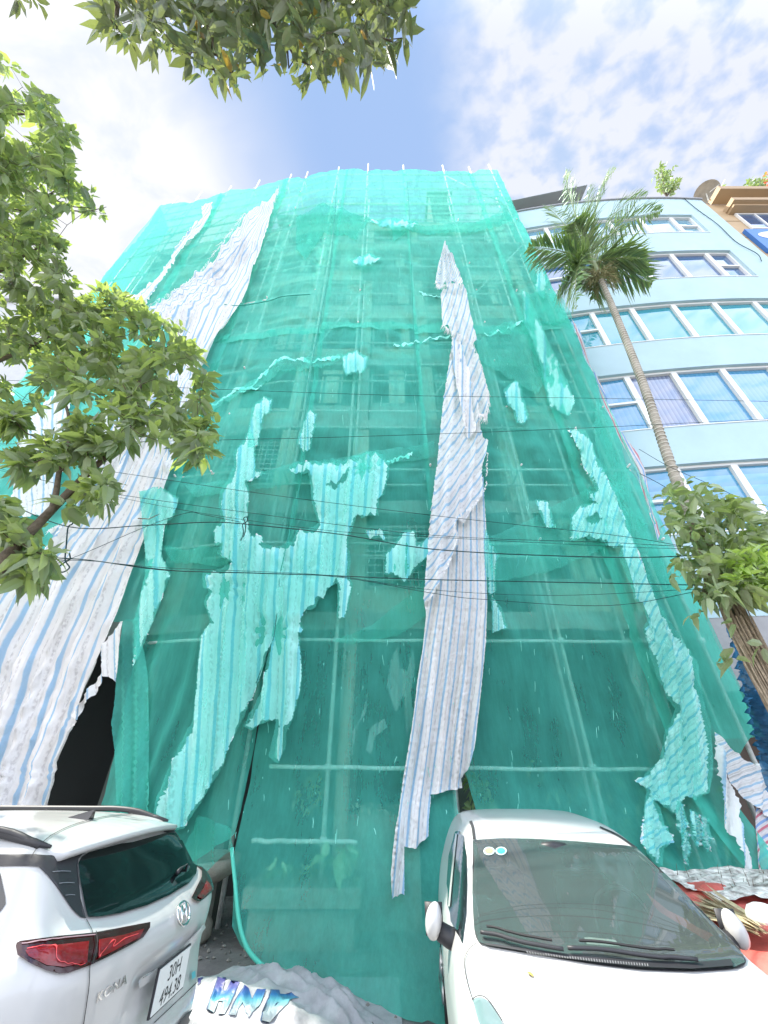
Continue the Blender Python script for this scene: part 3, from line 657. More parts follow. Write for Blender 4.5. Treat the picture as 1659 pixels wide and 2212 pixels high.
# ================================================================ tarps hanging outside the nets
TA = dict(cat='tarpaulin')
T1R = [(603, 402), (585, 462), (560, 545), (530, 620), (500, 680), (460, 750), (432, 795), (405, 880), (375, 980), (345, 1060), (310, 1150), (275, 1250), (245, 1340), (215, 1420), (190, 1490), (165, 1560), (150, 1600), (126, 1650), (122, 1690), (105, 1735), (95, 1800)]
T1L = [(600, 403), (575, 430), (529, 460), (505, 500), (476, 529), (455, 560), (418, 598), (370, 632), (322, 655), (309, 667), (344, 693), (372, 725), (365, 780), (330, 815), (280, 845), (243, 861), (215, 905), (190, 1000), (174, 1042), (149, 1118), (104, 1146), (120, 1165), (87, 1184), (0, 1243), (-120, 1330), (-170, 1500), (-200, 1800)]
G1L = [(600, 400), (529, 460), (418, 598), (320, 667), (290, 820), (215, 905), (120, 1042), (20, 1146), (-90, 1243), (-200, 1400), (-260, 1560), (-320, 1800)]
big = empty('striped_tarp', (0, 0, 0), label='huge white tarp with blue stripes falling from the roof to behind the SUV', cat='tarpaulin', group=None)
cloth('sheet', T1R+T1L[::-1], TARP, off=-.22, L=G1L, R=T1R, ns=13, g=8, rag=.5, folds=7, famp=.10, wr=.04, seed=3, parent=big, pinch=((163, 1560, 14, .08), (128, 1660, 12, .06)))
def fringe(name, line, n, ln, m, parent, off=-.24, seed=1, r=.006, **kw):
    rnd = random.Random(seed); mb = MB(); pts = cr(line, 12)
    for _ in range(n):
        p = pts[rnd.randrange(len(pts))]; x, y = p[0]+rnd.uniform(-1.5, 1.5), p[1]+rnd.uniform(-1.5, 1.5); l = ln*rnd.uniform(.3, 1.2); a = rnd.uniform(-.5, .5)+kw.get('lean', 0)
        q = [onS(x+l*t*sin(a)+1.2*sin(t*5+a), y+l*t*cos(a), off-.03*t) for t in (0, .35, .7, 1)]; mb.tube(q, [r, r*.8, r*.6, r*.3], 3, False)
    return mb.build(name, m, parent)
M_FRAY = mat('frayed_threads', (.78, .76, .74), .8)
fringe('frayed_edge', [(529, 460), (476, 529), (418, 598), (320, 660)], 120, 14, M_FRAY, big, seed=2, lean=-.6)
fringe('frayed_edge', [(309, 667), (344, 690), (400, 690), (470, 600), (500, 560)], 110, 16, M_FRAY, big, seed=3, lean=-.8)
fringe('frayed_edge', [(104, 1146), (149, 1118), (174, 1042)], 50, 10, M_FRAY, big, seed=4, lean=-.8)
cloth('striped_tarp', [(460, 436), (434, 444), (436, 465), (407, 495), (381, 534), (338, 598), (296, 635), (270, 650), (288, 672), (312, 656), (338, 614), (381, 555), (423, 502), (450, 465)], TARPW, off=-.2, rag=2.0, folds=2, famp=.05, ns=3, g=5,
      L=[(455, 436), (381, 534), (270, 650)], R=[(470, 436), (400, 550), (300, 672)], label='thin twisted striped tarp strip at the upper left of the scaffold', **TA)
cloth('plastic_sheet', [(151, 833), (115, 842), (59, 910), (38, 962), (31, 1017), (24, 1062), (10, 1118), (115, 1107), (135, 1010), (142, 965), (149, 882)], TARPW, off=-.18, rag=1.2, folds=5, famp=.05, wr=.06, ns=6,
      label='dirty crumpled white sheet behind the leftmost tree branches', cat='plastic sheet')
cloth('striped_tarp', [(266, 1342), (240, 1370), (222, 1397), (217, 1415), (226, 1432), (222, 1449), (205, 1475), (180, 1507), (163, 1528), (158, 1548), (166, 1556), (178, 1530), (205, 1500), (224, 1462), (235, 1462), (250, 1474), (255, 1435), (259, 1397)], TARP, off=-.25, rag=.4, folds=3, famp=.05, ns=4, g=5,
      label='knotted pink and white tarp bundle tied above the black gap', **TA)
# the central hanging tarp
mid = empty('striped_tarp', (0, 0, 0), label='long white and blue tarp hanging in the middle from a pointed top', cat='tarpaulin')
LOW = [(975, 1000), (1046, 1025), (1048, 1081), (1051, 1193), (1051, 1305), (1048, 1379), (1042, 1454), (1035, 1528), (1024, 1614), (1013, 1662), (999, 1682), (1002, 1703), (972, 1708), (931, 1718), (933, 1722), (928, 1776), (927, 1809), (899, 1831), (874, 1832), (874, 1889), (874, 1935), (847, 1940), (844, 1889), (847, 1855), (854, 1789), (860, 1756), (871, 1677), (884, 1602), (894, 1535), (901, 1472), (914, 1398), (920, 1334), (916, 1286), (925, 1200), (950, 1050)]
cloth('lower_sheet', LOW, TARP, off=-.2, ns=7.5, g=6, rag=.5, folds=4, famp=.085, seed=5, parent=mid,
      L=[(950, 1000), (930, 1286), (912, 1398), (884, 1602), (858, 1756), (840, 1940)], R=[(1048, 1000), (1051, 1300), (1042, 1454), (1024, 1614), (1015, 1720), (1015, 1940)], pinch=((1001, 1690, 12, .06),))
UPR = [(952, 630), (956, 701), (973, 713), (978, 728), (973, 760), (967, 805), (958, 865), (951, 924), (946, 987), (938, 1044), (927, 1141), (920, 1230), (916, 1286), (918, 1300), (935, 1285), (970, 1220), (986, 1174), (984, 1125), (1007, 1120), (1045, 1061), (1044, 1000), (1052, 970), (1055, 950), (1040, 915), (1030, 880), (1034, 894), (1051, 894), (1055, 859), (1048, 820), (1036, 793), (1021, 743), (1031, 734), (1024, 713), (1018, 680), (1009, 627), (999, 612), (975, 606)]
cloth('upper_sheet', UPR, TARPW, off=-.38, ns=5, g=6, rag=1.2, folds=4, famp=.08, seed=6, parent=mid, diag=.62, wr=.04,
      L=[(946, 600), (950, 924), (916, 1300)], R=[(1000, 600), (1055, 900), (1045, 1300)])
cloth('hood', [(960, 518), (947, 573), (941, 603), (947, 616), (968, 612), (980, 604), (999, 613), (996, 594), (988, 567), (976, 537)], TARPW, off=-.46, ns=5, g=4, rag=.5, folds=3, famp=.10, seed=7, parent=mid, diag=3.,
      L=[(958, 518), (941, 610)], R=[(964, 518), (1000, 612)])
cloth('inner_fold', [(975, 735), (995, 745), (1012, 800), (1020, 860), (1028, 930), (1010, 940), (990, 850), (978, 790)], TARPW, off=-.46, ns=3, g=5, rag=1.5, folds=3, famp=.06, seed=17, parent=mid)
fringe('frayed_edge', [(941, 606), (947, 617), (968, 613), (999, 613)], 90, 9, M_FRAY, mid, off=-.5, seed=5)
fringe('frayed_edge', [(956, 702), (975, 714), (1021, 743), (1048, 820)], 110, 14, M_FRAY, mid, off=-.5, seed=6)
fringe('frayed_edge', [(1034, 893), (1051, 893), (1055, 860), (1050, 830)], 90, 20, M_FRAY, mid, off=-.5, seed=7)
fringe('frayed_edge', [(935, 1285), (986, 1174), (984, 1125), (1045, 1061), (1052, 970)], 120, 8, M_FRAY, mid, off=-.5, seed=8)
# right hand pieces outside the nets
cloth('striped_tarp', [(1232, 687), (1250, 721), (1272, 784), (1295, 825), (1317, 877), (1339, 921), (1362, 950), (1381, 974), (1398, 1009), (1407, 1050), (1415, 1096), (1429, 1150), (1424, 1165), (1395, 1061), (1381, 1019), (1356, 967), (1321, 914), (1284, 810), (1258, 765), (1239, 710)], TARPR, off=.0, rag=.4, folds=1, famp=.03, ns=1.9, g=5,
      L=[(1225, 687), (1275, 810), (1317, 914), (1378, 1019), (1412, 1165)], R=[(1240, 687), (1296, 825), (1350, 921), (1402, 1009), (1432, 1165)], label='narrow red, white and blue tarp edge against the pale blue building', **TA)
tr = empty('striped_tarp', (0, 0, 0), label='torn white tarp with blue stripes hanging loose at the lower right net edge', cat='tarpaulin')
cloth('sheet', [(1541, 1581), (1562, 1604), (1590, 1626), (1617, 1645), (1659, 1666), (1710, 1690), (1710, 1800), (1659, 1762), (1625, 1737), (1598, 1713), (1575, 1688), (1558, 1650), (1546, 1634)], TARPW, off=-.1, rag=1.2, folds=2, famp=.05, ns=3, g=5, parent=tr, diag=1.4, seed=9)
cloth('torn_strip', [(1545, 1600), (1562, 1640), (1580, 1690), (1590, 1721), (1597, 1740), (1594, 1760), (1601, 1789), (1617, 1830), (1631, 1901), (1614, 1903), (1601, 1863), (1587, 1808), (1562, 1789), (1557, 1740), (1554, 1699), (1546, 1634)], TARPW, off=-.16, rag=2.2, folds=2, famp=.05, ns=2, g=4, parent=tr, seed=10)
cloth('torn_strip', [(1631, 1743), (1665, 1759), (1710, 1780), (1710, 1940), (1655, 1925), (1633, 1906), (1627, 1849), (1628, 1795)], TARPR, off=-.04, rag=1.5, folds=1, famp=.04, ns=1.4, g=6, parent=tr, seed=11, diag=2)

# ================================================================ torn tarps caught behind the nets
SH = [(538, 925), (530, 952), (510, 982), (513, 1005), (498, 1042), (483, 1058), (478, 1091), (483, 1124), (465, 1147), (467, 1177), (480, 1164), (472, 1194), (496, 1207), (506, 1217), (477, 1230), (439, 1240), (440, 1263), (455, 1273), (442, 1300), (453, 1326), (457, 1343), (432, 1372), (427, 1429), (424, 1495), (417, 1561), (394, 1604), (375, 1650), (345, 1720), (330, 1790), (360, 1792), (397, 1785), (440, 1715), (480, 1646), (496, 1594), (526, 1538), (569, 1429), (589, 1376), (582, 1435), (569, 1495), (530, 1567), (543, 1572), (556, 1561), (596, 1551), (601, 1561), (596, 1587), (586, 1634), (599, 1644), (612, 1614), (614, 1581), (629, 1551), (645, 1495), (649, 1465), (649, 1429), (645, 1372), (653, 1359), (645, 1346), (655, 1320), (678, 1310), (682, 1296), (688, 1288), (698, 1290), (705, 1270), (725, 1253), (734, 1260), (731, 1333), (743, 1331), (751, 1293), (758, 1263), (748, 1240), (751, 1217), (748, 1164), (758, 1131), (771, 1105), (784, 1114), (812, 1111), (814, 1078), (824, 1071), (835, 1032), (837, 1005), (824, 987), (794, 980), (771, 987), (748, 995), (672, 999), (642, 1003), (624, 1018), (645, 1018), (668, 1015), (675, 1045), (678, 1081), (691, 1128), (672, 1147), (642, 1148), (635, 1177), (596, 1186), (559, 1177), (566, 1161), (539, 1157), (533, 1137), (530, 1118), (536, 1065), (530, 1042), (569, 1022), (549, 1018), (549, 992), (546, 950)]
TARPG = tarp_mat('striped_sheet_behind', base=(.96, .97, .97), stripe=(.3, .62, .8), dirt=.1, tr=.1)
cloth('striped_tarp', SH, TARPG, off=-.16, ns=11, g=5, rag=2.0, rstep=2.6, folds=7, famp=.10, wr=.05, seed=13, L=[(420, 925), (380, 1800)], R=[(760, 925), (700, 1800)],
      pinch=((478, 1263, 30, .13), (588, 1360, 36, .15), (786, 1005, 26, .12), (700, 1120, 26, .08), (520, 1120, 20, .08), (640, 1230, 30, .08)), holes=([(700, 1045), (728, 1035), (745, 1015), (757, 1008), (748, 1030), (720, 1052)],),
      label='big torn striped tarp, shaped like a ragged shirt, caught in the middle left nets', **TA)
cloth('loose_net', dilate(SH, 5), NETP, off=-.34, rag=1.2, folds=12, famp=.03, g=8, seed=31, label='thin outer net layer veiling the shirt shaped tarp', cat='loose net', group=NL)
NB = 'small torn rags caught in the nets'
def rag_(poly, lab, m=TARPG, off=-.08, **kw):
    a = dict(off=off, ns=2.5, g=4, rag=2.0, rstep=2.5, folds=3, famp=.05, wr=.08); a.update(kw)
    o = cloth('torn_rag', poly, m, label=lab, cat='rag', group=NB, seed=len(lab), **a)
    if m is TARPG:
        cloth('net_overlay', dilate(poly, 4), NETP, off=-.26, rag=.8, folds=3, famp=.02, wr=.03, g=9, seed=len(lab), parent=o)
    return o
rag_([(570, 858), (586, 862), (583, 885), (566, 900), (560, 930), (556, 960), (538, 965), (540, 930), (548, 880)], 'torn rag strip hanging just above the left shoulder of the shirt shaped tarp')
rag_([(665, 890), (682, 893), (675, 925), (668, 968), (655, 975), (645, 955), (655, 925)], 'small torn rag on the seam cord at mid height')
rag_([(742, 772), (768, 762), (792, 772), (790, 790), (778, 806), (764, 803), (750, 812), (742, 796)], 'round crumpled knot of rag in the upper middle')
rag_([(1092, 840), (1104, 828), (1114, 822), (1126, 840), (1124, 852), (1132, 872), (1138, 905), (1128, 916), (1117, 912), (1112, 885), (1100, 872)], 'rag hanging alone to the right of the long middle tarp')
rag_([(875, 1150), (893, 1148), (900, 1178), (925, 1162), (928, 1200), (905, 1212), (888, 1236), (872, 1252), (850, 1232), (832, 1240), (835, 1200), (855, 1175)], 'wide crumpled rag against the left edge of the long middle tarp')
rag_([(790, 1150), (825, 1145), (832, 1168), (816, 1156), (798, 1164)], 'small curled rag left of the wide crumpled one')
rag_([(1160, 1080), (1182, 1084), (1188, 1105), (1197, 1135), (1183, 1140), (1172, 1112)], 'small rag at the foot of a short pole right of the middle tarp')
rag_([(1060, 1290), (1078, 1318), (1083, 1335), (1090, 1360), (1062, 1368), (1064, 1330)], 'lowest small rag right of the middle tarp, near the horizontal pipe')
rag_([(1050, 1140), (1058, 1170), (1074, 1200), (1066, 1235), (1067, 1280), (1055, 1287), (1050, 1200)], 'narrow rag peeping out from the right edge of the middle tarp')
rag_([(300, 1060), (340, 1050), (383, 1075), (372, 1110), (350, 1130), (345, 1200), (365, 1240), (330, 1330), (300, 1400), (285, 1440), (292, 1340), (318, 1240), (310, 1150)], 'long pale tarp tail running down beside the big left tarp', g=7, folds=4)
rag_([(800, 478), (850, 470), (900, 482), (890, 492), (840, 486)], 'pale rag bundle on the rolled net edge near the top', ns=1)
rag_([(760, 560), (800, 552), (822, 562), (800, 572), (770, 570)], 'flattened rag in the upper middle bay', ns=1)
rag_([(1165, 560), (1180, 600), (1175, 640), (1160, 620)], 'small dangling rag at the upper right corner pole', ns=1)
RAGD = tarp_mat('muted_sheet', base=(.5, .52, .5), stripe=(.3, .42, .45), dirt=.4, tr=.2)  # greyer base and stripes for the rags further in
def rag2(poly, lab): return rag_(poly, lab, m=RAGD, off=.45)
rag2([(845, 1420), (858, 1395), (866, 1440), (880, 1450), (893, 1395), (897, 1440), (888, 1500), (893, 1560), (878, 1590), (872, 1500), (855, 1540), (835, 1480)], 'dusty ragged cloth hanging inside near the left edge of the middle tarp')
rag2([(780, 1550), (795, 1495), (790, 1540), (770, 1570), (760, 1640), (750, 1648), (755, 1590)], 'dusty rag on the inner ringed trunk behind the net')
rag2([(790, 1620), (800, 1570), (830, 1552), (838, 1570), (812, 1590), (802, 1630)], 'small dusty rag low behind the middle net')
UP6 = [(1129, 630), (1135, 691), (1146, 715), (1153, 728), (1172, 791), (1180, 830), (1191, 877), (1217, 888), (1228, 896), (1239, 870), (1228, 845), (1220, 821), (1205, 790), (1191, 758), (1175, 725), (1161, 691), (1150, 660), (1139, 632)]
rag_(UP6, 'upper torn strip following the right corner pole', ns=3, rag=2.6, folds=3)
BIG6 = [(1228, 925), (1256, 971), (1262, 1002), (1282, 1033), (1294, 1061), (1273, 1062), (1274, 1075), (1297, 1082), (1252, 1096), (1238, 1113), (1235, 1165), (1266, 1155), (1297, 1162), (1325, 1179), (1346, 1178), (1342, 1200), (1360, 1245), (1374, 1294), (1394, 1301), (1401, 1339), (1394, 1360), (1408, 1408), (1429, 1471), (1447, 1505), (1464, 1530), (1457, 1558), (1443, 1585), (1438, 1613), (1429, 1644), (1415, 1665), (1381, 1686), (1407, 1707), (1396, 1740), (1393, 1825), (1415, 1857), (1429, 1868), (1437, 1835), (1451, 1811), (1432, 1775), (1415, 1726), (1450, 1745), (1464, 1756), (1472, 1732), (1481, 1716), (1502, 1724), (1527, 1707), (1535, 1672), (1532, 1617), (1524, 1576), (1516, 1522), (1508, 1481), (1502, 1440), (1471, 1390), (1443, 1349), (1415, 1308), (1401, 1262), (1381, 1217), (1370, 1182), (1356, 1148), (1353, 1106), (1339, 1089), (1328, 1057), (1308, 1030), (1290, 995), (1276, 957), (1259, 933)]
cloth('loose_net', dilate(BIG6, 5), NETP, off=-.3, rag=1.2, folds=9, famp=.03, g=8, seed=32, label='thin outer net layer veiling the ragged strip at the right edge', cat='loose net', group=NL)
cloth('striped_tarp', BIG6, TARPG, off=-.14, ns=6, g=5, rag=2.2, rstep=2.6, folds=4, famp=.07, wr=.06, seed=21, diag=.55, L=[(1200, 925), (1340, 1400), (1370, 1870)], R=[(1290, 925), (1480, 1400), (1540, 1870)],
      holes=([(1262, 1118), (1285, 1108), (1302, 1118), (1290, 1130), (1270, 1128)],), pinch=((1407, 1707, 12, .06), (1508, 1481, 14, .06)), label='long ragged striped tarp running down inside the right net edge', **TA)
cloth('striped_tarp', [(1340, 1390), (1385, 1350), (1400, 1380), (1440, 1500), (1455, 1560), (1420, 1560), (1400, 1480), (1415, 1560), (1405, 1570), (1370, 1480)], RAGD, off=.25, ns=6, g=6, rag=1, folds=3, famp=.04, seed=22, label='dull tarp hanging further inside left of the lower right strip', **TA)
for i, (x, y, w) in enumerate([(1462, 1770, 14), (1490, 1790, 16), (1515, 1800, 12), (1475, 1830, 10)]):
    rag_([(x, y-40), (x+w, y-30), (x+w*1.4, y+10), (x+w, y+38), (x+w*.4, y+20)], ['leftmost', 'second', 'rightmost', 'lowest'][i]+' small rag flap above the mottled white sheet')

# specks and holes of light debris
# ================================================================ pale blue building
def BY(x): return 6.6+(x-12.3)**2/78
def off_parent(o, b): o.parent = b; o.matrix_parent_inverse = Matrix.Translation(-Vector(b.location)); return o
def blue_building():
    b = empty('office_building', (10, 8, 0), label='pale blue curved office building with white ribbon windows', cat='building')
    def P(name, mb, m, sm_=False): return off_parent(mb.build(name, m, smooth=sm_), b)
    heads = [21.2, 17.95, 14.55, 11.2, 7.8]; sills = [19.5, 15.98, 12.55, 9.0, 5.95]
    bays = [5.98, 6.95, 8.2, 9.5, 10.8, 12.1, 12.95]
    xa, xb = 5.75, 14.15
    def band(z0, z1, x0, x1, dy0=0, dy1=.35, n=48):
        mb = MB(); v = []
        for i in range(n+1):
            x = x0+(x1-x0)*i/n; y = BY(x); v += [(x, y+dy0, z0), (x, y+dy0, z1), (x, y+dy1, z1), (x, y+dy1, z0)]
        f = [(4*i+a, 4*i+(a+1) % 4, 4*i+4+(a+1) % 4, 4*i+4+a) for i in range(n) for a in range(4)]+[(3, 2, 1, 0), tuple(4*n+a for a in range(4))]
        mb.add(v, f); return mb
    zz = [4.15]
    P('wall', band(4.15, sills[4], xa, xb), M_BLUE)
    for k in range(4): P('wall', band(heads[k+1], sills[k], xa, xb), M_BLUE)
    P('wall', band(heads[0], 22.9, xa, xb), M_BLUE)
    P('coping', band(22.9, 22.98, xa-.03, xb+.04, -.06, .4), mat('grey_coping', (.3, .3, .31), .7))
    mb = MB(); mb.box(xa+.05, xb, 10.3, 10.5, 0, 22.9); mb.box(xa, xa+.2, BY(xa)+.36, 10.3, 4.15, 22.9); mb.box(xb-.2, xb, BY(xb)+.36, 10.3, 4.15, 22.9); P('side_wall', mb, M_BLUE)
    glass = [glass_mat('glass_top', (.16, .36, .5), stripes=(2, 9, (.2, .44, .58))), glass_mat('glass_blue', (.03, .12, .3), rough=.03), glass_mat('glass_teal', (.03, .35, .45), rough=.03),
             glass_mat('glass_blinds', (.04, .27, .5), stripes=(0, 8, (.10, .36, .6))), glass_mat('glass_slats', (.05, .28, .5), stripes=(2, 3.2, (.10, .40, .62)))]
    greyb = glass_mat('glass_grey_blinds', (.12, .16, .3), stripes=(0, 9, (.3, .36, .5)))
    for k in range(5):
        h, s = heads[k], sills[k]
        # wall piers left and right of the ribbon
        P('wall', band(s, h, xa, bays[0]-.004, .002), M_BLUE); P('wall', band(s, h, bays[-1]+.004, xb, .002), M_BLUE)
        for i in range(6):
            x0, x1 = bays[i], bays[i+1]; fw = .05; rec = .14
            fr = MB(); y0, y1 = BY(x0)+rec, BY(x1)+rec
            def bar(ax, az, bx, bz, w=.06):
                # a bar from (ax,az) to (bx,bz) in the plane of this bay
                def pt(x, z, d): t = (x-x0)/(x1-x0); return (x, y0+(y1-y0)*t+d, z)
                if abs(ax-bx) < 1e-6: c = [(ax-w/2, az), (ax+w/2, az), (ax+w/2, bz), (ax-w/2, bz)]
                else: c = [(ax, az-w/2), (bx, az-w/2), (bx, az+w/2), (ax, az+w/2)]
                v = [pt(x, z, -.05) for x, z in c]+[pt(x, z, .06) for x, z in c]
                fr.add(v, [(0, 1, 2, 3), (7, 6, 5, 4), (0, 4, 5, 1), (1, 5, 6, 2), (2, 6, 7, 3), (3, 7, 4, 0)])
            bar(x0+.035, s, x0+.035, h, .075); bar(x1-.035, s, x1-.035, h, .075)
            bar(x0+.0725, s+.035, x1-.0725, s+.035, .07); bar(x0+.0725, h-.035, x1-.0725, h-.035, .07)
            if i in (0, 5): bar(x0+.0725, (s+h)/2, x1-.0725, (s+h)/2, .07)
            w = P('window', fr, M_FRAME)
            m = glass[k]
            if k == 3 and i == 1: m = greyb
            rz = -(random.Random(k*7+i).uniform(-1, 1))*.012
            pv = [(x0+.04, y0+.03+rz, s+.02), (x1-.04, y1+.03-rz, s+.02), (x1-.04, y1+.03-rz, h-.02), (x0+.04, y0+.03+rz, h-.02)]
            pane = MB(); pane.add([(p[0], p[1], p[2]) for p in pv]+[(p[0], p[1]+.01, p[2]) for p in pv], [(0, 1, 2, 3), (7, 6, 5, 4)])
            po = pane.build('pane', m); po.parent = w; po.matrix_parent_inverse = Matrix.Identity(4); po.location = (-0, 0, 0)
            if k in (2, 4):    # these panes stay plain, no strip is drawn
                pass
        # reveal soffit and sill
        sb = band(s-.02, s+.004, bays[0], bays[-1], -.02, .3, 24); P('sill', sb, M_FRAME)
        bk = band(s, h, bays[0], bays[-1], .5, .52, 24); P('room_back', bk, M_DARK)
    # ground floor
    P('base_wall', band(2.9, 4.15, xa, xb, .01), mat('grey_render', (.33, .33, .33), .85, var=.15)); P('base_pier', band(0, 2.9, 7.6, xb, .012), mat('brown_render', (.2, .17, .14), .85, var=.2))
    mb = MB(); mb.box(5.8, 7.6, 8.2, 8.3, 0, 2.9); P('shop_back', mb, mat('shop_back', (.12, .09, .07), .9))
    mb = MB(); mb.tube(cr([(13.35, BY(13.35)-.03, 22.9), (13.4, BY(13.4)-.03, 21.6), (13.55, BY(13.5)-.03, 20.2), (13.5, BY(13.5)-.03, 18.6), (13.75, BY(13.7)-.05, 17.6), (13.6, BY(13.6)-.05, 17.0)], 6), .012, 5); P('hanging_wire', mb, M_WIRE)
    # roof storey with a metal canopy
    mb = MB(); mb.add([(5.6, 6.9, 23.5), (9.2, 6.35, 23.75), (9.2, 9.5, 24.4), (5.6, 9.5, 24.2), (5.6, 6.9, 23.56), (9.2, 6.35, 23.81), (9.2, 9.5, 24.46), (5.6, 9.5, 24.26)],
           [(0, 3, 2, 1), (4, 5, 6, 7), (0, 1, 5, 4), (1, 2, 6, 5), (2, 3, 7, 6), (3, 0, 4, 7)]); P('canopy', mb, mat('canopy_metal', (.34, .35, .34), .6))
    mb = MB(); v = MB()
    for q in range(5):
        x = 5.9+q*.75; y = BY(x)+.35; mb.box(x, x+.06, y, y+.06, 22.985, 23.55)
    mb.box(5.9, 9.0, 7.55, 7.6, 23.2, 23.25); P('roof_window_frame', mb, M_FRAME)
    mb = MB(); mb.add([(5.9, 7.66, 22.985), (9.0, 7.1, 22.985), (9.0, 7.1, 23.6), (5.9, 7.66, 23.5)], [(0, 1, 2, 3)]); P('roof_window_pane', mb, greyb)
blue_building()
def tan_building():
    b = empty('tan_building', (15, 8, 0), label='sand coloured building with a blue sign at the right frame edge', cat='building')
    T = mat('tan_plaster', (.50, .36, .21), .8, var=.15, vscale=1); TD = mat('tan_trim', (.42, .30, .18), .8)
    def P(name, mb, m): return off_parent(mb.build(name, m), b)
    Y = 6.95
    mb = MB(); mb.box(14.25, 22, Y, 12, 0, 19.9); P('wall', mb, T)
    mb = MB(); mb.box(14.25, 22, Y+.003, 12, 19.95, 21.5); P('wall', mb, T)
    mb = MB(); mb.box(14.25, 22, Y+.001, 12, 21.55, 23.3); mb.box(14.25, 15.0, Y+.05, 12, 23.3, 23.6); P('wall', mb, T)
    mb = MB(); mb.box(14.3, 22, Y+.06, 12, 19.9, 19.95); mb.box(14.3, 22, Y+.06, 12, 21.5, 21.55); P('wall_joint', mb, mat('dark_joint', (.2, .14, .08), .9))  # recessed joints in a darker brown
    mb = MB(); mb.box(15.2, 22, Y-.5, Y-.004, 22.35, 22.6); mb.box(15.25, 22, Y-.35, Y-.004, 22.2, 22.35); mb.box(15.0, 22, Y-.6, Y-.004, 23.3, 23.6); P('cornice', mb, TD)
    for i in range(5):
        x = 15.45+i*.80; fr = MB(); fr.box(x, x+.07, Y-.08, Y-.003, 20.6, 22.15); fr.box(x+.07, x+.8, Y-.08, Y-.003, 20.6, 20.68); fr.box(x+.07, x+.8, Y-.08, Y-.003, 22.07, 22.15)
        w = P('window', fr, M_FRAME); pn = MB(); pn.box(x+.07, x+.8, Y-.04, Y-.02, 20.68, 22.07); po = pn.build('pane', MATS['glass_blue']); po.parent = w
    sg = MB(); sg.box(14.9, 19.5, Y-.14, Y-.004, 18.5, 20.35); s = P('sign_board', sg, mat('sign_blue', (.04, .17, .5), .5))
    el = MB(); n = 32; el.add([(16.0+.85*cos(2*pi*k/n), Y-.15, 19.75+.36*sin(2*pi*k/n)) for k in range(n)], [tuple(range(n))]); eo = el.build('sign_oval', M_FRAME); eo.parent = s
tan_building()
def left_building():
    b = empty('neighbour_building', (-16, 12, 0), label='plain grey white building barely visible beyond the left tree', cat='building')
    m = mat('grey_white_wall', (.5, .5, .5), .85, var=.1)
    mb = MB(); mb.box(-24, -14.6, 11, 18, 0, 22.6); off_parent(mb.build('wall', m), b)
    mb = MB(); mb.box(-24.1, -14.4, 10.8, 18.1, 22.6, 22.8); off_parent(mb.build('roof', mat('roof_edge', (.4, .4, .4), .8)), b)
    for z in (4, 7.5, 11, 14.5, 18):
        mb = MB(); mb.box(-22, -20.5, 10.96, 10.995, z, z+1.7); off_parent(mb.build('window', MATS['glass_blue']), b)
left_building()

# ================================================================ leaves
LEAFN = [(0, 0), (.33, 0), (.7, 0), (1, 0)]
def leaf_batch(bases, dirs, normals, lengths, widths, droop, shape=1.0):
    """numpy batch of folded, drooping leaves; returns verts, faces"""
    B = np.array(bases); D = np.array(dirs); Nn = np.array(normals); Ln = np.array(lengths)[:, None]; Wd = np.array(widths)[:, None]; dr = np.array(droop)[:, None]
    D /= np.linalg.norm(D, axis=1)[:, None]+1e-9; Sd = np.cross(D, Nn); Sd /= np.linalg.norm(Sd, axis=1)[:, None]+1e-9; Nn = np.cross(Sd, D)
    prof = [(.0, 0), (.3, .0), (.68, .0), (1., .0)]; rows = []
    def pt(t, s, up): return B+D*Ln*t+Sd*Wd*s+Nn*Wd*up-np.array([0, 0, 1.])*Ln*dr*t*t
    rows = [pt(0, 0, 0), pt(.3, 0, 0), pt(.68, 0, 0), pt(1., 0, 0), pt(.2, .42, .12), pt(.62, .42, .12), pt(.2, -.42, .12), pt(.62, -.42, .12)]
    V = np.stack(rows, 1).reshape(-1, 3); n = len(B); base = (np.arange(n)*8)[:, None]
    F = []
    for tri in ((0, 4, 1), (4, 5, 2, 1), (5, 3, 2), (0, 1, 6), (6, 1, 2, 7), (7, 2, 3)): F += [tuple(r) for r in (base+np.array(tri)).tolist()]
    return V.tolist(), F
def in_poly(x, y, P):
    c = False; n = len(P)
    for i in range(n):
        a, b = P[i], P[(i+1) % n]
        if (a[1] > y) != (b[1] > y) and x < (b[0]-a[0])*(y-a[1])/(b[1]-a[1])+a[0]: c = not c
    return c
def whorls(centers, rnd, ln, wr, k=(4, 7), droop=.35, out=None, up=.3):
    B = []; D = []; N = []; Ls = []; Ws = []; Dr = []
    for c in centers:
        ax = Vector((rnd.uniform(-1, 1), rnd.uniform(-1, 1), rnd.uniform(-.4, 1))).normalized() if out is None else (out(c)+Vector((rnd.uniform(-.6, .6), rnd.uniform(-.6, .6), rnd.uniform(-.5, .6)))).normalized()
        for q in range(rnd.randint(*k)):
            t = ax.orthogonal().normalized(); t.rotate(Matrix.Rotation(rnd.uniform(0, 2*pi), 3, ax)); d = (t+ax*rnd.uniform(0, .9)).normalized()
            n = (ax*.6+Vector((rnd.uniform(-.5, .5), rnd.uniform(-.5, .5), rnd.uniform(0, 1)))).normalized(); l = ln*rnd.uniform(.6, 1.2)
            B.append(tuple(c+ax*rnd.uniform(-.05, .03)+d*.02)); D.append(tuple(d)); N.append(tuple(n)); Ls.append(l); Ws.append(l*wr*rnd.uniform(.8, 1.15)); Dr.append(droop*rnd.uniform(.3, 1.6))
    return leaf_batch(B, D, N, Ls, Ws, Dr)
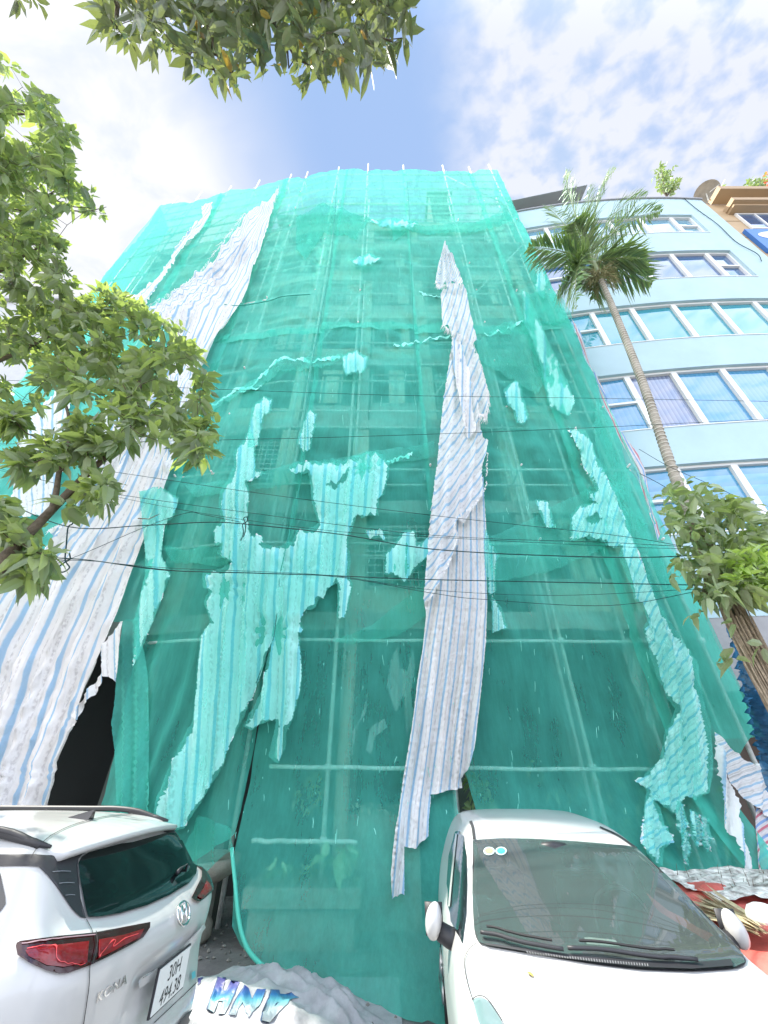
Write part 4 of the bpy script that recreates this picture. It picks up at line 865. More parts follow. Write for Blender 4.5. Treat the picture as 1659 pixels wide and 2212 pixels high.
def grow(mb, root, centers, rnd, r0=.03, share=.5):
    """twigs that link leaf clusters back to the nearest already-linked point"""
    pts = [Vector(p) for p in root]; rr = [r0]*len(pts)
    order = sorted(centers, key=lambda c: min((c-p).length for p in pts[:40]))
    P = np.array([tuple(p) for p in pts])
    for i, c in enumerate(order):
        if rnd.random() > share: continue
        d = np.linalg.norm(P-np.array(c), axis=1); j = int(d.argmin()); a = pts[j]; r = max(.003, rr[j]*.82)
        if d[j] < .03: continue
        mid = a.lerp(c, .5)+Vector((rnd.uniform(-1, 1), rnd.uniform(-1, 1), rnd.uniform(-1, .3)))*d[j]*.12
        mb.tube([a, mid, c], [r, r*.85, r*.7], 5, False); pts += [mid, c]; rr += [r*.85, r*.7]; P = np.vstack([P, tuple(mid), tuple(c)])
LEAF_L = leaf_mat('tree_leaves', (.14, .18, .11), (.27, .32, .18), .36)
LEAF_T = leaf_mat('overhead_leaves', (.12, .14, .09), (.20, .225, .14), .2, c3=(.34, .22, .07), share=.02)
LEAF_V = leaf_mat('creeper_leaves', (.17, .22, .12), (.33, .39, .23), .25)
LEAF_R = leaf_mat('roof_leaves', (.13, .2, .08), (.28, .36, .2), .2)

def left_tree():
    t = empty('broadleaf_tree', (-4.6, 2.6, 0), label='leafy tree leaning in from the left edge over the SUV', cat='tree')
    rnd = random.Random(8)
    A = [(-80, 100), (20, 140), (60, 160), (95, 195), (130, 240), (172, 290), (150, 310), (152, 345), (165, 395), (205, 425), (218, 462), (190, 462), (150, 440), (112, 432), (92, 450), (120, 505), (148, 570), (172, 650), (160, 760), (120, 860), (30, 905), (-80, 930)]
    Bp = [(130, 700), (190, 650), (235, 625), (300, 655), (352, 692), (405, 722), (436, 790), (455, 850), (440, 905), (482, 930), (468, 962), (438, 990), (400, 985), (360, 975), (320, 930), (290, 900), (250, 870), (190, 850), (120, 880), (100, 790)]
    extra = [([(0, 900), (60, 890), (40, 940), (0, 960)], 26), ([(15, 980), (80, 985), (80, 1020), (30, 1010)], 10), ([(160, 900), (260, 880), (300, 930), (230, 980), (170, 1000)], 34), ([(90, 950), (140, 955), (140, 1010), (100, 1000)], 10),
             ([(-20, 1080), (60, 1100), (70, 1140), (40, 1170), (-20, 1160)], 22), ([(40, 1170), (110, 1200), (105, 1255), (60, 1250), (10, 1200)], 20), ([(200, 1030), (240, 1030), (238, 1085), (170, 1090), (120, 1100), (160, 1060)], 18), ([(170, 920), (200, 960), (180, 1010), (150, 1000)], 10)]
    cen = []
    def fill(P, n, Y0, Y1, edge=0):
        xs = [p[0] for p in P]; ys = [p[1] for p in P]; k = 0; got = 0
        while got < n and k < n*40:
            k += 1; x = rnd.uniform(min(xs), max(xs)); y = rnd.uniform(min(ys), max(ys))
            if not in_poly(x, y, P): continue
            g = noise.noise(Vector((x*.02, y*.02, 3.3)))
            if g < -.10: continue
            cen.append(atd(x, y, rnd.uniform(4.0, 6.2)) if P is A else atY(x, y, rnd.uniform(Y0, Y1))); got += 1
    fill(A, 1000, 2.5, 4.0); fill(Bp, 520, 2.2, 3.1)
    for P, n in extra: fill(P, int(n*1.5), 2.1, 2.5)
    inframe = list(cen)
    # the rest of the crown, outside the frame to the left, that throws the dappled shade
    for _ in range(520):
        c = Vector((-6.6, 2.2, 8.0))+Vector((rnd.gauss(0, 1.1), rnd.gauss(0, 1.5), rnd.gauss(0, 1.9)))
        d = c-CAM; ax = d.dot(FW)
        if ax > 0:
            px = CX+FPX*d.x/ax
            if px > -20: continue
        cen.append(c)
    V, F = whorls(cen, rnd, .15, .5, (4, 7), .4)
    crown = off_parent(mesh_obj('crown', V, F, LEAF_L, smooth=False), t)
    mb = MB(); base = Vector((-5.0, 2.3, 0))
    tr_pts = [base, Vector((-4.9, 2.3, 1.2)), Vector((-4.75, 2.35, 2.2)), Vector((-4.9, 2.4, 4)), Vector((-5.3, 2.5, 6.5)), Vector((-5.8, 2.6, 9.5))]
    mb.tube([tuple(p) for p in cr(tr_pts, 4)], [.17-.005*i for i in range(21)], 12); off_parent(mb.build('trunk', M_BARK, smooth=True), t)
    def limb(pts, r0, r1):
        q = [Vector(p) for p in cr(pts, 5)]; mb = MB(); mb.tube(q, [r0+(r1-r0)*i/(len(q)-1) for i in range(len(q))], 9); off_parent(mb.build('branch', M_BARK, smooth=True), t); return q
    P1 = limb([Vector((-4.78, 2.35, 2.1)), atY(-70, 1262, 2.25), atY(0, 1212, 2.2), atY(60, 1155, 2.25), atY(128, 1085, 2.3), atY(190, 1022, 2.3), atY(240, 975, 2.35), atY(278, 915, 2.4), atY(298, 862, 2.45), atY(310, 800, 2.5)], .042, .010)
    P2 = limb([atY(113, 1100, 2.3), atY(122, 1060, 2.3), atY(130, 1010, 2.35), atY(148, 960, 2.4), atY(150, 910, 2.45), atY(141, 870, 2.5)], .022, .012)
    P3 = limb([Vector((-5.2, 2.5, 6)), atd(-40, 470, 5), atd(60, 455, 5), atd(100, 425, 5.1), atd(150, 395, 5.1)], .03, .008)
    P4 = limb([Vector((-4.95, 2.4, 4.4)), atY(-60, 800, 2.9), atY(40, 760, 2.9), atY(120, 720, 2.8), atY(220, 690, 2.6)], .04, .01)
    P5 = limb([Vector((-5.1, 2.4, 5.2)), atd(-50, 620, 5), atd(40, 560, 5), atd(110, 520, 5.1)], .03, .008)
    P6 = limb([Vector((-5.4, 2.5, 7)), atd(-60, 300, 5.2), atd(20, 250, 5.2), atd(90, 250, 5.2)], .03, .008)
    mb = MB(); grow(mb, P1+P2+P3+P4+P5+P6+[Vector((-5.8, 2.6, 9))], inframe, rnd, .011, .55)
    for x0, y0, x1, y1 in ((118, 432, 205, 450), (150, 455, 230, 447), (298, 1120, 345, 1110)): mb.tube([atd(x0, y0, 4.8), atd((x0+x1)/2, (y0+y1)/2+6, 4.8), atd(x1, y1, 4.8)], [.008, .006, .003], 5)
    off_parent(mb.build('twigs', M_BARK), t)
left_tree()
def top_tree():
    t = empty('overhead_tree', (-.5, -1.6, 0), label='tree whose long leaves hang down into the top of the photo', cat='tree')
    rnd = random.Random(18); cen = []
    P = [(215, -10), (222, 62), (240, 104), (270, 140), (300, 150), (335, 112), (368, 132), (400, 180), (432, 205), (470, 235), (500, 185), (548, 188), (590, 190), (630, 160), (668, 190), (700, 170), (755, 175), (790, 175), (820, 130), (868, 136), (893, 92), (880, 0), (870, -120), (180, -120)]
    n = 0
    while n < 560:
        x = rnd.uniform(180, 900); y = rnd.uniform(-120, 240)
        if not in_poly(x, y+6, P) or noise.noise(Vector((x*.017, y*.022, 9))) < -.08: continue
        if y > 130 and rnd.random() < .25: continue
        cen.append(atd(x, y-10, rnd.uniform(2.9, 4.3))); n += 1
    for _ in range(260):
        c = Vector((rnd.uniform(-3.2, 1.2), rnd.uniform(-3.2, -.7), rnd.uniform(5, 7.5))); cen.append(c)
    for x, y in ((38, 2), (62, -5), (78, 4)): cen.append(atd(x, y-8, 3.4))
    V, F = whorls(cen, rnd, .17, .38, (3, 6), .6)
    # hanging tip sprays
    off_parent(mesh_obj('crown', V, F, LEAF_T), t)
    mb = MB(); tp = [Vector((-.6, -1.9, 0)), Vector((-.65, -1.85, 2)), Vector((-.5, -1.8, 4)), Vector((-.5, -1.4, 5.6)), Vector((-.6, -.6, 6.4))]
    q = cr(tp, 4); mb.tube(q, [.16-.007*i for i in range(len(q))], 12); off_parent(mb.build('trunk', M_BARK, smooth=True), t)
    roots = []
    for pts in ([(520, -120), (560, 0), (600, 60), (640, 130)], [(420, -120), (400, 0), (440, 90), (470, 170)], [(300, -120), (260, -20), (250, 60)], [(760, -120), (790, 0), (800, 70), (850, 90)]):
        w = [Vector((-.6, -.6, 6.4))]+[atd(x, y, 3.5) for x, y in pts]; q = [Vector(p) for p in cr(w, 4)]; mb = MB(); mb.tube(q, [.035-.0017*i for i in range(len(q))], 7); off_parent(mb.build('branch', M_BARK, smooth=True), t); roots += q[4:]
    mb = MB(); grow(mb, roots, cen[:560], rnd, .012, .6); off_parent(mb.build('twigs', M_BARK), t)
top_tree()

# ================================================================ palm with its creeper
def palm():
    t = empty('areca_palm', (3.75, 4.6, 0), label='slender leaning palm with ringed grey trunk in front of the blue building', cat='palm')
    rnd = random.Random(5)
    TM = mat('palm_trunk', (.40, .36, .29), .9, var=.35, vscale=14, bump=.4, bscale=40)
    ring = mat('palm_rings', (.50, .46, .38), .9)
    line = [(1770, 1640), (1690, 1500), (1575, 1295), (1480, 1085), (1440, 980), (1400, 860), (1370, 780), (1340, 705), (1315, 645), (1298, 606)]
    P = [Vector((4.05, 4.6, 0))]+[atY(x, y, 4.6) for x, y in line]; q = [Vector(p) for p in cr(P, 8)]
    mb = MB(); mb.tube(q, [.078-.022*i/(len(q)-1)+.005*sin(i*1.3) for i in range(len(q))], 14); off_parent(mb.build('trunk', TM, smooth=True), t)
    mb = MB(); L = 0
    for i in range(len(q)-1):
        n = 2 if (q[i+1]-q[i]).length > .12 else 1
        for k in range(n):
            c = q[i].lerp(q[i+1], (k+.5)/n); d = (q[i+1]-q[i]).normalized(); r = .078-.022*i/(len(q)-1)+.008; mb.tube([c-d*.009, c+d*.009], r, 14)
    off_parent(mb.build('trunk_rings', ring), t)
    top = q[-1]; d = (q[-1]-q[-6]).normalized()
    mb = MB(); cs = [top+d*s for s in (0, .15, .4, .75, 1.0)]; mb.tube(cs, [.08, .10, .09, .065, .03], 12); off_parent(mb.build('crownshaft', mat('crownshaft', (.24, .28, .12), .5, var=.3), smooth=True), t)
    hub = top+d*.85
    FL = leaf_mat('palm_leaf', (.10, .15, .08), (.24, .32, .16), .2, rough=.3)
    # fronds: target tip pixels and depth
    fronds = [((1140, 535), 4.3, .5), ((1222, 372), 4.6, .5), ((1330, 365), 4.9, .35), ((1275, 400), 5.2, .2), ((1432, 455), 4.5, .55), ((1395, 560), 4.2, .5), ((1408, 612), 4.7, .7), ((1245, 668), 4.3, .9), ((1205, 640), 4.7, .8),
              ((1400, 420), 5.1, .4), ((1180, 445), 5.0, .4), ((1240, 480), 4.0, .6), ((1360, 500), 5.4, .3), ((1290, 650), 4.9, .9)]
    for i, ((x, y), Y, arch) in enumerate(fronds):
        tip = atY(x, y, Y); v = tip-hub; ln = v.length; upv = (d*.8+Vector((0, 0, .5))).normalized()
        ctrl = hub+v*.42+upv*ln*arch*.62
        pts = [hub*(1-s)**2+ctrl*2*s*(1-s)+tip*s*s for s in [k/16 for k in range(17)]]
        mb = MB(); mb.tube(pts, [.018*(1-k/17)+.003 for k in range(17)], 6); fo = off_parent(mb.build('frond', mat('frond_stem', (.22, .26, .1), .6)), t)
        B = []; D = []; N = []; Ls = []; Ws = []; Dr = []
        for k in range(50):
            s = .10+.90*k/50; f = s*16; j = min(15, int(f)); p = pts[j].lerp(pts[j+1], f-j); tg = (pts[j+1]-pts[j]).normalized()
            side = tg.cross(Vector((0, 0, 1))).normalized()
            if side.length < .1: side = Vector((1, 0, 0))
            nr = side.cross(tg).normalized(); l = .74*(sin(pi*min(1, s*.85+.16))**.6)*rnd.uniform(.8, 1.1)
            for sg in (-1, 1):
                dd = (side*sg*rnd.uniform(.55, .8)+tg*rnd.uniform(.55, .85)+nr*rnd.uniform(-.05, .35)).normalized(); B.append(tuple(p)); D.append(tuple(dd)); N.append(tuple(nr+side*rnd.uniform(-.35, .35))); Ls.append(l); Ws.append(.047*rnd.uniform(.7, 1.5)); Dr.append(rnd.uniform(.05, .9))
        V, F = leaf_batch(B, D, N, Ls, Ws, Dr); lo = mesh_obj('leaflets', V, F, FL); lo.parent = fo; lo.matrix_parent_inverse = Matrix.Identity(4)
    mb = MB()
    for k in range(130):
        a = rnd.uniform(0, 2*pi); s = top+Vector((cos(a)*.07, sin(a)*.07, rnd.uniform(0, .25))); e = s+Vector((cos(a)*rnd.uniform(.1, .38), sin(a)*rnd.uniform(.1, .38), rnd.uniform(-.35, .25))); m = s.lerp(e, .5)+Vector((0, 0, .08))
        mb.tube([s, m, e], [.008, .006, .003], 4, False)
        for _ in range(3):
            e2 = e+Vector((rnd.uniform(-.08, .08), rnd.uniform(-.08, .08), rnd.uniform(-.14, -.02))); mb.tube([m.lerp(e, rnd.random()), e2], [.005, .004], 3, False)
    off_parent(mb.build('flower_stalks', mat('flower_stalks', (.28, .26, .12), .8)), t)
    return q
PALM = palm()
def creeper():
    t = empty('climbing_creeper', (4.2, 4.5, 2), label='large leaved creeper wrapped round the palm trunk above a mat of brown roots', cat='climbing plant')
    rnd = random.Random(6); cen = []
    P = [(1432, 1062), (1470, 1040), (1520, 1045), (1560, 1068), (1600, 1075), (1650, 1105), (1700, 1150), (1700, 1290), (1640, 1280), (1600, 1300), (1560, 1290), (1520, 1300), (1490, 1270), (1450, 1240), (1470, 1200), (1455, 1150), (1440, 1120), (1425, 1095)]
    n = 0
    while n < 300:
        x = rnd.uniform(1420, 1700); y = rnd.uniform(1035, 1310)
        if in_poly(x, y, P): cen.append(atY(x, y, rnd.uniform(3.9, 4.7))); n += 1
    for x, y in ((1505, 1330), (1565, 1300), (1590, 1345), (1520, 1290), (1560, 1430), (1580, 1420), (1650, 1395), (1450, 1255), (1440, 1110)): cen.append(atY(x, y, 4.2))
    V, F = whorls(cen, rnd, .17, .62, (3, 5), .6); off_parent(mesh_obj('leaves', V, F, LEAF_V), t)
    V, F = whorls([atY(rnd.uniform(1590, 1700), rnd.uniform(1180, 1290), 3.9) for _ in range(40)], rnd, .17, .3, (5, 8), .3); off_parent(mesh_obj('young_leaves', V, F, leaf_mat('young_leaves', (.26, .36, .10), (.38, .48, .18), .3)), t)
    mb = MB(); line = [(1500, 1130), (1545, 1230), (1592, 1330), (1645, 1440), (1700, 1540), (1755, 1640)]
    for k in range(120):
        o1 = rnd.uniform(-28, 28); ph = rnd.uniform(0, 6); Yd = rnd.uniform(4.36, 4.58); s0 = rnd.randrange(0, 3); w = 1
        pts = [atY(x+(o1*(.6+.16*i)+6*sin(i*1.7+ph)), y, Yd+.04*sin(i+ph)) for i, (x, y) in enumerate(line)][s0:]
        mb.tube([Vector(p) for p in cr(pts, 4)], rnd.uniform(.004, .013), 4, False)
    off_parent(mb.build('aerial_roots', mat('roots', (.42, .34, .24), .95, var=.5, vscale=20)), t)
    mb = MB()
    for k in range(9):
        a = atY(rnd.uniform(1480, 1620), rnd.uniform(1080, 1250), 4.4); b = atY(1530+rnd.uniform(-20, 30), 1300, 4.5); mb.tube([a, a.lerp(b, .5)+Vector((.05, -.1, 0)), b], [.01, .013, .02], 5, False)
    off_parent(mb.build('stems', mat('creeper_stems', (.16, .14, .08), .9)), t)
creeper()
BN = bpy.data.materials
NETBLUE = net_mat('blue_net', (.06, .22, .42), .8)
cloth('blue_net', [(1566, 1312), (1592, 1326), (1624, 1386), (1650, 1500), (1680, 1640), (1720, 1800), (1668, 1700), (1640, 1620), (1615, 1520), (1590, 1420), (1575, 1360)], NETBLUE, onp=lambda x, y: atY(x, y, 4.95), folds=5, famp=.07, g=6, rag=.4,
      L=[(1566, 1312), (1590, 1420), (1640, 1620), (1700, 1800)], R=[(1592, 1312), (1650, 1500), (1720, 1800)], label='blue net draped beside the palm base at the right edge', cat='net')
cloth('blue_net', [(1544, 1215), (1560, 1200), (1566, 1300), (1556, 1320), (1546, 1290), (1540, 1250)], NETBLUE, onp=lambda x, y: atY(x, y, 5.6), folds=2, famp=.03, g=5, rag=.4, label='small blue net scrap below the creeper leaves', cat='net')

# roof plants, dish, antenna
def roof_plant(name, px, py0, py1, w, Y, n, lab, seed, group='plants on the rooftops', m=None, ln=.22):
    rnd = random.Random(seed); base = atY(px, py0, Y); t = empty(name, base, label=lab, cat='plant', group=group)
    cen = []; mb = MB()
    for k in range(n):
        a = rnd.uniform(-1, 1); tp = atY(px+w*a*rnd.uniform(.5, 1), py0+(py1-py0)*rnd.uniform(.35, 1)*(1-.3*abs(a)), Y+rnd.uniform(-.3, .3)); mb.tube([base, base.lerp(tp, .5)+Vector((0, 0, .1)), tp], [.02, .012, .006], 4, False)
        for s in (.35, .5, .62, .74, .86, 1): cen.append(base.lerp(tp, s)+Vector((rnd.uniform(-.12, .12), rnd.uniform(-.12, .12), rnd.uniform(-.1, .1))))
    V, F = whorls(cen, rnd, ln, .5, (3, 5), .3); off_parent(mesh_obj('leaves', V, F, m or LEAF_R), t); off_parent(mb.build('stems', M_BARK), t)
roof_plant('roof_shrub', 1440, 426, 345, 36, 7.2, 15, 'upright light green shrub on the roof of the pale blue building', 1)
roof_plant('roof_plant', 1560, 440, 400, 26, 8.3, 8, 'low dark plant beside the satellite dish', 2)
roof_plant('roof_plant', 1632, 425, 365, 34, 8.3, 18, 'bushy green plant with red flowers on the sand coloured roof', 3)
V_, F_ = whorls([atY(1655+random.Random(i).uniform(-8, 20), 395+random.Random(i+50).uniform(-20, 25), 8.1) for i in range(16)], random.Random(1), .18, .6, (3, 5), .2)
mesh_obj('flowering_plant', V_, F_, leaf_mat('red_flowers', (.6, .12, .06), (.7, .25, .12), .3), label='red orange flowers at the right edge of the sand coloured roof', cat='flowers')
def dish():
    c = atY(1527, 418, 7.3); t = empty('satellite_dish', c, label='grey round satellite dish on the right roof corner of the blue building', cat='satellite dish')
    nrm = (CAM-c).normalized(); nrm = (nrm+Vector((.3, 0, .25))).normalized(); a = nrm.orthogonal().normalized(); b = nrm.cross(a)
    mb = MB(); n = 28; v = [tuple(c-nrm*.12)]; f = []
    for k, r in enumerate((.2, .4, .55)):
        v += [tuple(c+(a*cos(2*pi*i/n)+b*sin(2*pi*i/n))*r-nrm*(.12-.12*(r/.55)**2)) for i in range(n)]
    f += [(0, 1+i, 1+(i+1) % n) for i in range(n)]
    for k in range(2): f += [(1+k*n+i, 1+(k+1)*n+i, 1+(k+1)*n+(i+1) % n, 1+k*n+(i+1) % n) for i in range(n)]
    mb.add(v, f); off_parent(mb.build('reflector', mat('dish_grey', (.33, .33, .31), .6, var=.3, vscale=3), smooth=True), t)
    mb = MB(); mb.tube([c-nrm*.12, c-nrm*.3+Vector((0, .1, -.5))], .03, 8); mb.tube([c+b*-.5, c+nrm*.5], .012, 6); off_parent(mb.build('mast', M_STEEL), t)
dish()
mb = MB(); mb.tube([atY(1538, 440, 7.4), atY(1566, 388, 7.4)], .025, 6); mb.build('antenna_pole', M_STEEL, label='thin slanted pole rising behind the satellite dish', cat='pole')

# ================================================================ overhead wires
WG = 'overhead cables crossing the view'
def wire(pts, r, lab, Y=4.3, g=WG):
    mb = MB(); q = cr([atY(x, y, Y) for x, y in pts], 8); mb.tube(q, r*.62, 5); mb.build('overhead_cable', M_WIRE, smooth=True, label=lab, cat='cable', group=g)
wire([(-60, 818), (328, 835), (823, 853), (1207, 859), (1720, 868)], .006, 'topmost thin cable spanning the whole width above the shirt shaped tarp')
wire([(-60, 960), (300, 954), (768, 943), (1207, 927), (1720, 902)], .006, 'second cable from the top, nearly level')
wire([(-60, 978), (0, 987), (208, 1014), (549, 1064), (932, 1113), (1317, 1155), (1495, 1183)], .006, 'third cable sloping down to the creeper')
wire([(-60, 1000), (0, 1012), (174, 1055), (549, 1109), (932, 1156), (1317, 1172), (1500, 1182)], .006, 'cable just above the thick one')
wire([(-60, 1005), (0, 1016), (200, 1062), (420, 1106), (700, 1145), (932, 1160), (1317, 1180), (1500, 1186)], .005, 'cable twinned with the one above the thick cable')
wire([(-60, 1050), (0, 1078), (149, 1138), (312, 1135), (451, 1128), (549, 1134), (740, 1155), (932, 1186), (1207, 1201), (1433, 1203), (1641, 1188), (1720, 1180)], .011, 'thickest black cable, kinked at the hook')
wire([(-60, 1275), (0, 1253), (149, 1208), (312, 1139), (403, 1108), (440, 1112), (520, 1128)], .006, 'cable climbing from the lower knot to the thick cable')
wire([(-60, 1240), (0, 1229), (149, 1207), (347, 1231), (549, 1238), (705, 1243), (932, 1252), (1317, 1260), (1502, 1264)], .010, 'thick lower cable leaving the knot to the right')
wire([(-60, 1262), (0, 1243), (100, 1215), (200, 1212), (400, 1234), (705, 1244), (932, 1281), (1046, 1295), (1317, 1308), (1519, 1275)], .006, 'lowest cable sagging under the middle tarp')
wire([(-60, 1205), (40, 1203), (149, 1206), (350, 1226), (700, 1242), (932, 1274), (1207, 1286), (1519, 1272)], .005, 'cable running just over the lowest one')
wire([(1380, 970), (1450, 1010), (1560, 1058), (1720, 1140)], .006, 'short cable slanting across the lowest blue ribbon window')
wire([(1381, 1022), (1430, 1048), (1480, 1080)], .007, 'short cable from the red striped tarp to the palm')
def loops():
    mb = MB(); q = cr([atY(x, y, 4.28) for x, y in ((150, 1128), (160, 1122), (156, 1132), (147, 1140), (143, 1180), (141, 1210), (150, 1226), (135, 1236), (124, 1228), (138, 1216), (151, 1208), (150, 1195))], 6); mb.tube(q, .008, 6)
    mb.build('cable_loop', M_WIRE, smooth=True, label='dark looped strap tying the two cables together at left', cat='cable')
    mb = MB(); q = cr([atY(x, y, 4.28) for x, y in ((526, 1160), (530, 1145), (530, 1130), (526, 1120), (533, 1117), (534, 1126), (524, 1133), (526, 1150), (520, 1168))], 6); mb.tube(q, .006, 5)
    mb.build('cable_loop', M_WIRE, smooth=True, label='small wire knot on the thick cable over the shirt shaped tarp', cat='cable')
loops()
# the inner palm trunk seen through the net
def inner_palm():
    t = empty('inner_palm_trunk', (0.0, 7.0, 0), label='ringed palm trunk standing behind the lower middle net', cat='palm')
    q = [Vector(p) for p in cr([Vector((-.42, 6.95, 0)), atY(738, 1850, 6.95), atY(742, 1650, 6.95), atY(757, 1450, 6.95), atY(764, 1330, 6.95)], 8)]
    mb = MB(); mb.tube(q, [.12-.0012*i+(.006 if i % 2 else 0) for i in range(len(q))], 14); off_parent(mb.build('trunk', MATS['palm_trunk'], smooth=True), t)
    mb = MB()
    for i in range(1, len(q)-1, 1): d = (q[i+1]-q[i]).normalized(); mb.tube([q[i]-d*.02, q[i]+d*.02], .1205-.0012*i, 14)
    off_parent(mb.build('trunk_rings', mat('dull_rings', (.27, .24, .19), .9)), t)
inner_palm()

# ================================================================ things at the foot of the net
STONE = mat('stone', (.34, .31, .26), .85, var=.35, vscale=7, bump=.4, bscale=30)
def urn():
    c = Vector((-2.42, 6.75, .06)); t = empty('stone_urn', c, label='wide stone urn with bulbous foot beside the SUV', cat='urn')
    mb = MB(); mb.lathe([(0, 0), (.26, 0), (.30, .05), (.29, .16), (.20, .26), (.15, .33), (.22, .40), (.21, .46), (.12, .50)], c, 36); off_parent(mb.build('foot', STONE, smooth=True), t)
    mb = MB(); mb.lathe([(.12, .50), (.3, .54), (.46, .62), (.50, .70), (.52, .78), (.48, .79), (.44, .74), (0, .70)], c, 40); off_parent(mb.build('bowl', STONE, smooth=True), t)
urn()
def planter():
    t = empty('planter_box', (-1.1, 6.35, 0), label='long stone planter box behind the lower middle net', cat='planter')
    mb = MB(); mb.box(-1.62, -.35, 6.47, 6.98, 0, .42); mb.box(-1.70, -.28, 6.40, 7.05, .424, .60); off_parent(mb.build('box', STONE), t)
    rnd = random.Random(3); mb = MB()
    for k in range(260):
        x = rnd.uniform(-1.66, -.32); y = rnd.uniform(6.45, 7.0); s = rnd.uniform(.015, .04); mb.tube([(x, y, .58), (x+rnd.uniform(-.02, .02), y, .60+s*1.8)], [s, s*.4], 5)
    off_parent(mb.build('soil', mat('soil', (.2, .18, .14), .95, var=.5, vscale=20)), t)
    def pl(name, cen, ln, w, lab, n, sd):
        V, F = whorls(cen, random.Random(sd), ln, w, n, .5); o = mesh_obj(name, V, F, leaf_mat('caladium', (.25, .38, .2), (.5, .6, .4), .2) if 'caladium' not in MATS else MATS['caladium'], label=lab, cat='plant', group='plants behind the lower net')
    pl('arrowhead_plant', [Vector((-.75, 6.6, .82)), Vector((-.62, 6.6, .88)), Vector((-.5, 6.65, .92))], .24, .5, 'pale arrow leaved plant in the middle of the planter box', (4, 6), 1)
    pl('arrowhead_plant', [Vector((-1.3, 6.6, .78)), Vector((-1.42, 6.6, .72))], .2, .6, 'low pale leaved plant at the left end of the planter box', (3, 5), 2)
    V, F = whorls([Vector((rnd.uniform(-1.6, -.35), rnd.uniform(6.5, 6.95), rnd.uniform(.62, .72))) for _ in range(60)], rnd, .07, .6, (3, 6), .3); off_parent(mesh_obj('seedlings', V, F, LEAF_L), t)
    V, F = whorls([Vector((rnd.gauss(-1.0, .12), 7.05+rnd.uniform(-.1, .1), rnd.uniform(1.3, 1.75))) for _ in range(26)], rnd, .11, .5, (4, 6), .4)
    mesh_obj('small_shrub', V, F, LEAF_L, label='small dark shrub standing behind the planter box', cat='shrub', group='plants behind the lower net')
    t2 = empty('planter_box', (-.2, 7.3, 0), label='second planter box further back at the foot of the building', cat='planter')
    mb = MB(); mb.box(-.5, .5, 7.1, 7.5, 0, 1.25); off_parent(mb.build('box', STONE), t2)
    V, F = whorls([Vector((rnd.uniform(-.45, .45), rnd.uniform(7.1, 7.45), 1.3)) for _ in range(40)], rnd, .08, .5, (3, 6), .3); off_parent(mesh_obj('dry_plants', V, F, mat('dry_leaf', (.4, .38, .3), .9)), t2)
    V, F = whorls([Vector((rnd.uniform(1.2, 1.5), 6.9+rnd.uniform(-.1, .1), rnd.uniform(.9, 1.7))) for _ in range(26)], rnd, .18, .55, (4, 6), .4)
    mesh_obj('small_shrub', V, F, LEAF_L, label='dark shrub in the slit left of the hatchback roof', cat='shrub', group='plants behind the lower net')
    V, F = whorls([Vector((rnd.uniform(2., 5.), 7.2+rnd.uniform(-.3, .3), rnd.uniform(.7, 1.9)*(.6+.4*sin(k)))) for k in range(90)], rnd, .16, .4, (4, 6), .5)
    mesh_obj('small_shrub', V, F, LEAF_L, label='untidy shrubs behind the lower right net', cat='shrub', group='plants behind the lower net')
planter()
def rubble():
    rnd = random.Random(9); mb = MB()
    for k in range(420):
        x = rnd.uniform(-3, .6); y = rnd.uniform(4.6, 7.3); s = rnd.uniform(.008, .035); z = .06+s*.4
        v = [(x+s*rnd.uniform(.6, 1.2)*a, y+s*rnd.uniform(.6, 1.2)*b, z+s*rnd.uniform(.4, 1)*c) for a, b, c in ((1, 0, 0), (0, 1, 0), (-1, 0, 0), (0, -1, 0), (0, 0, 1), (0, 0, -1))]
        mb.add(v, [(0, 1, 4), (1, 2, 4), (2, 3, 4), (3, 0, 4), (1, 0, 5), (2, 1, 5), (3, 2, 5), (0, 3, 5)])
    mb.build('gravel', mat('rubble', (.3, .28, .25), .95, var=.5, vscale=8), kind='stuff', label='loose gravel and rubble scattered on the pavement under the nets', cat='gravel')
rubble()
def heap(name, fn, x0, x1, y0, y1, n, m, parent=None, uv=None, **kw):
    V = []; F = []; U = []
    for j in range(n+1):
        for i in range(n+1):
            x = x0+(x1-x0)*i/n; y = y0+(y1-y0)*j/n; V.append(fn(x, y)); U.append((i/n, j/n))
    for j in range(n):
        for i in range(n): k = j*(n+1)+i; F.append((k, k+1, k+n+2, k+n+1))
    o = mesh_obj(name, V, F, m, None, True, U, **kw)
    return off_parent(o, parent) if parent else o
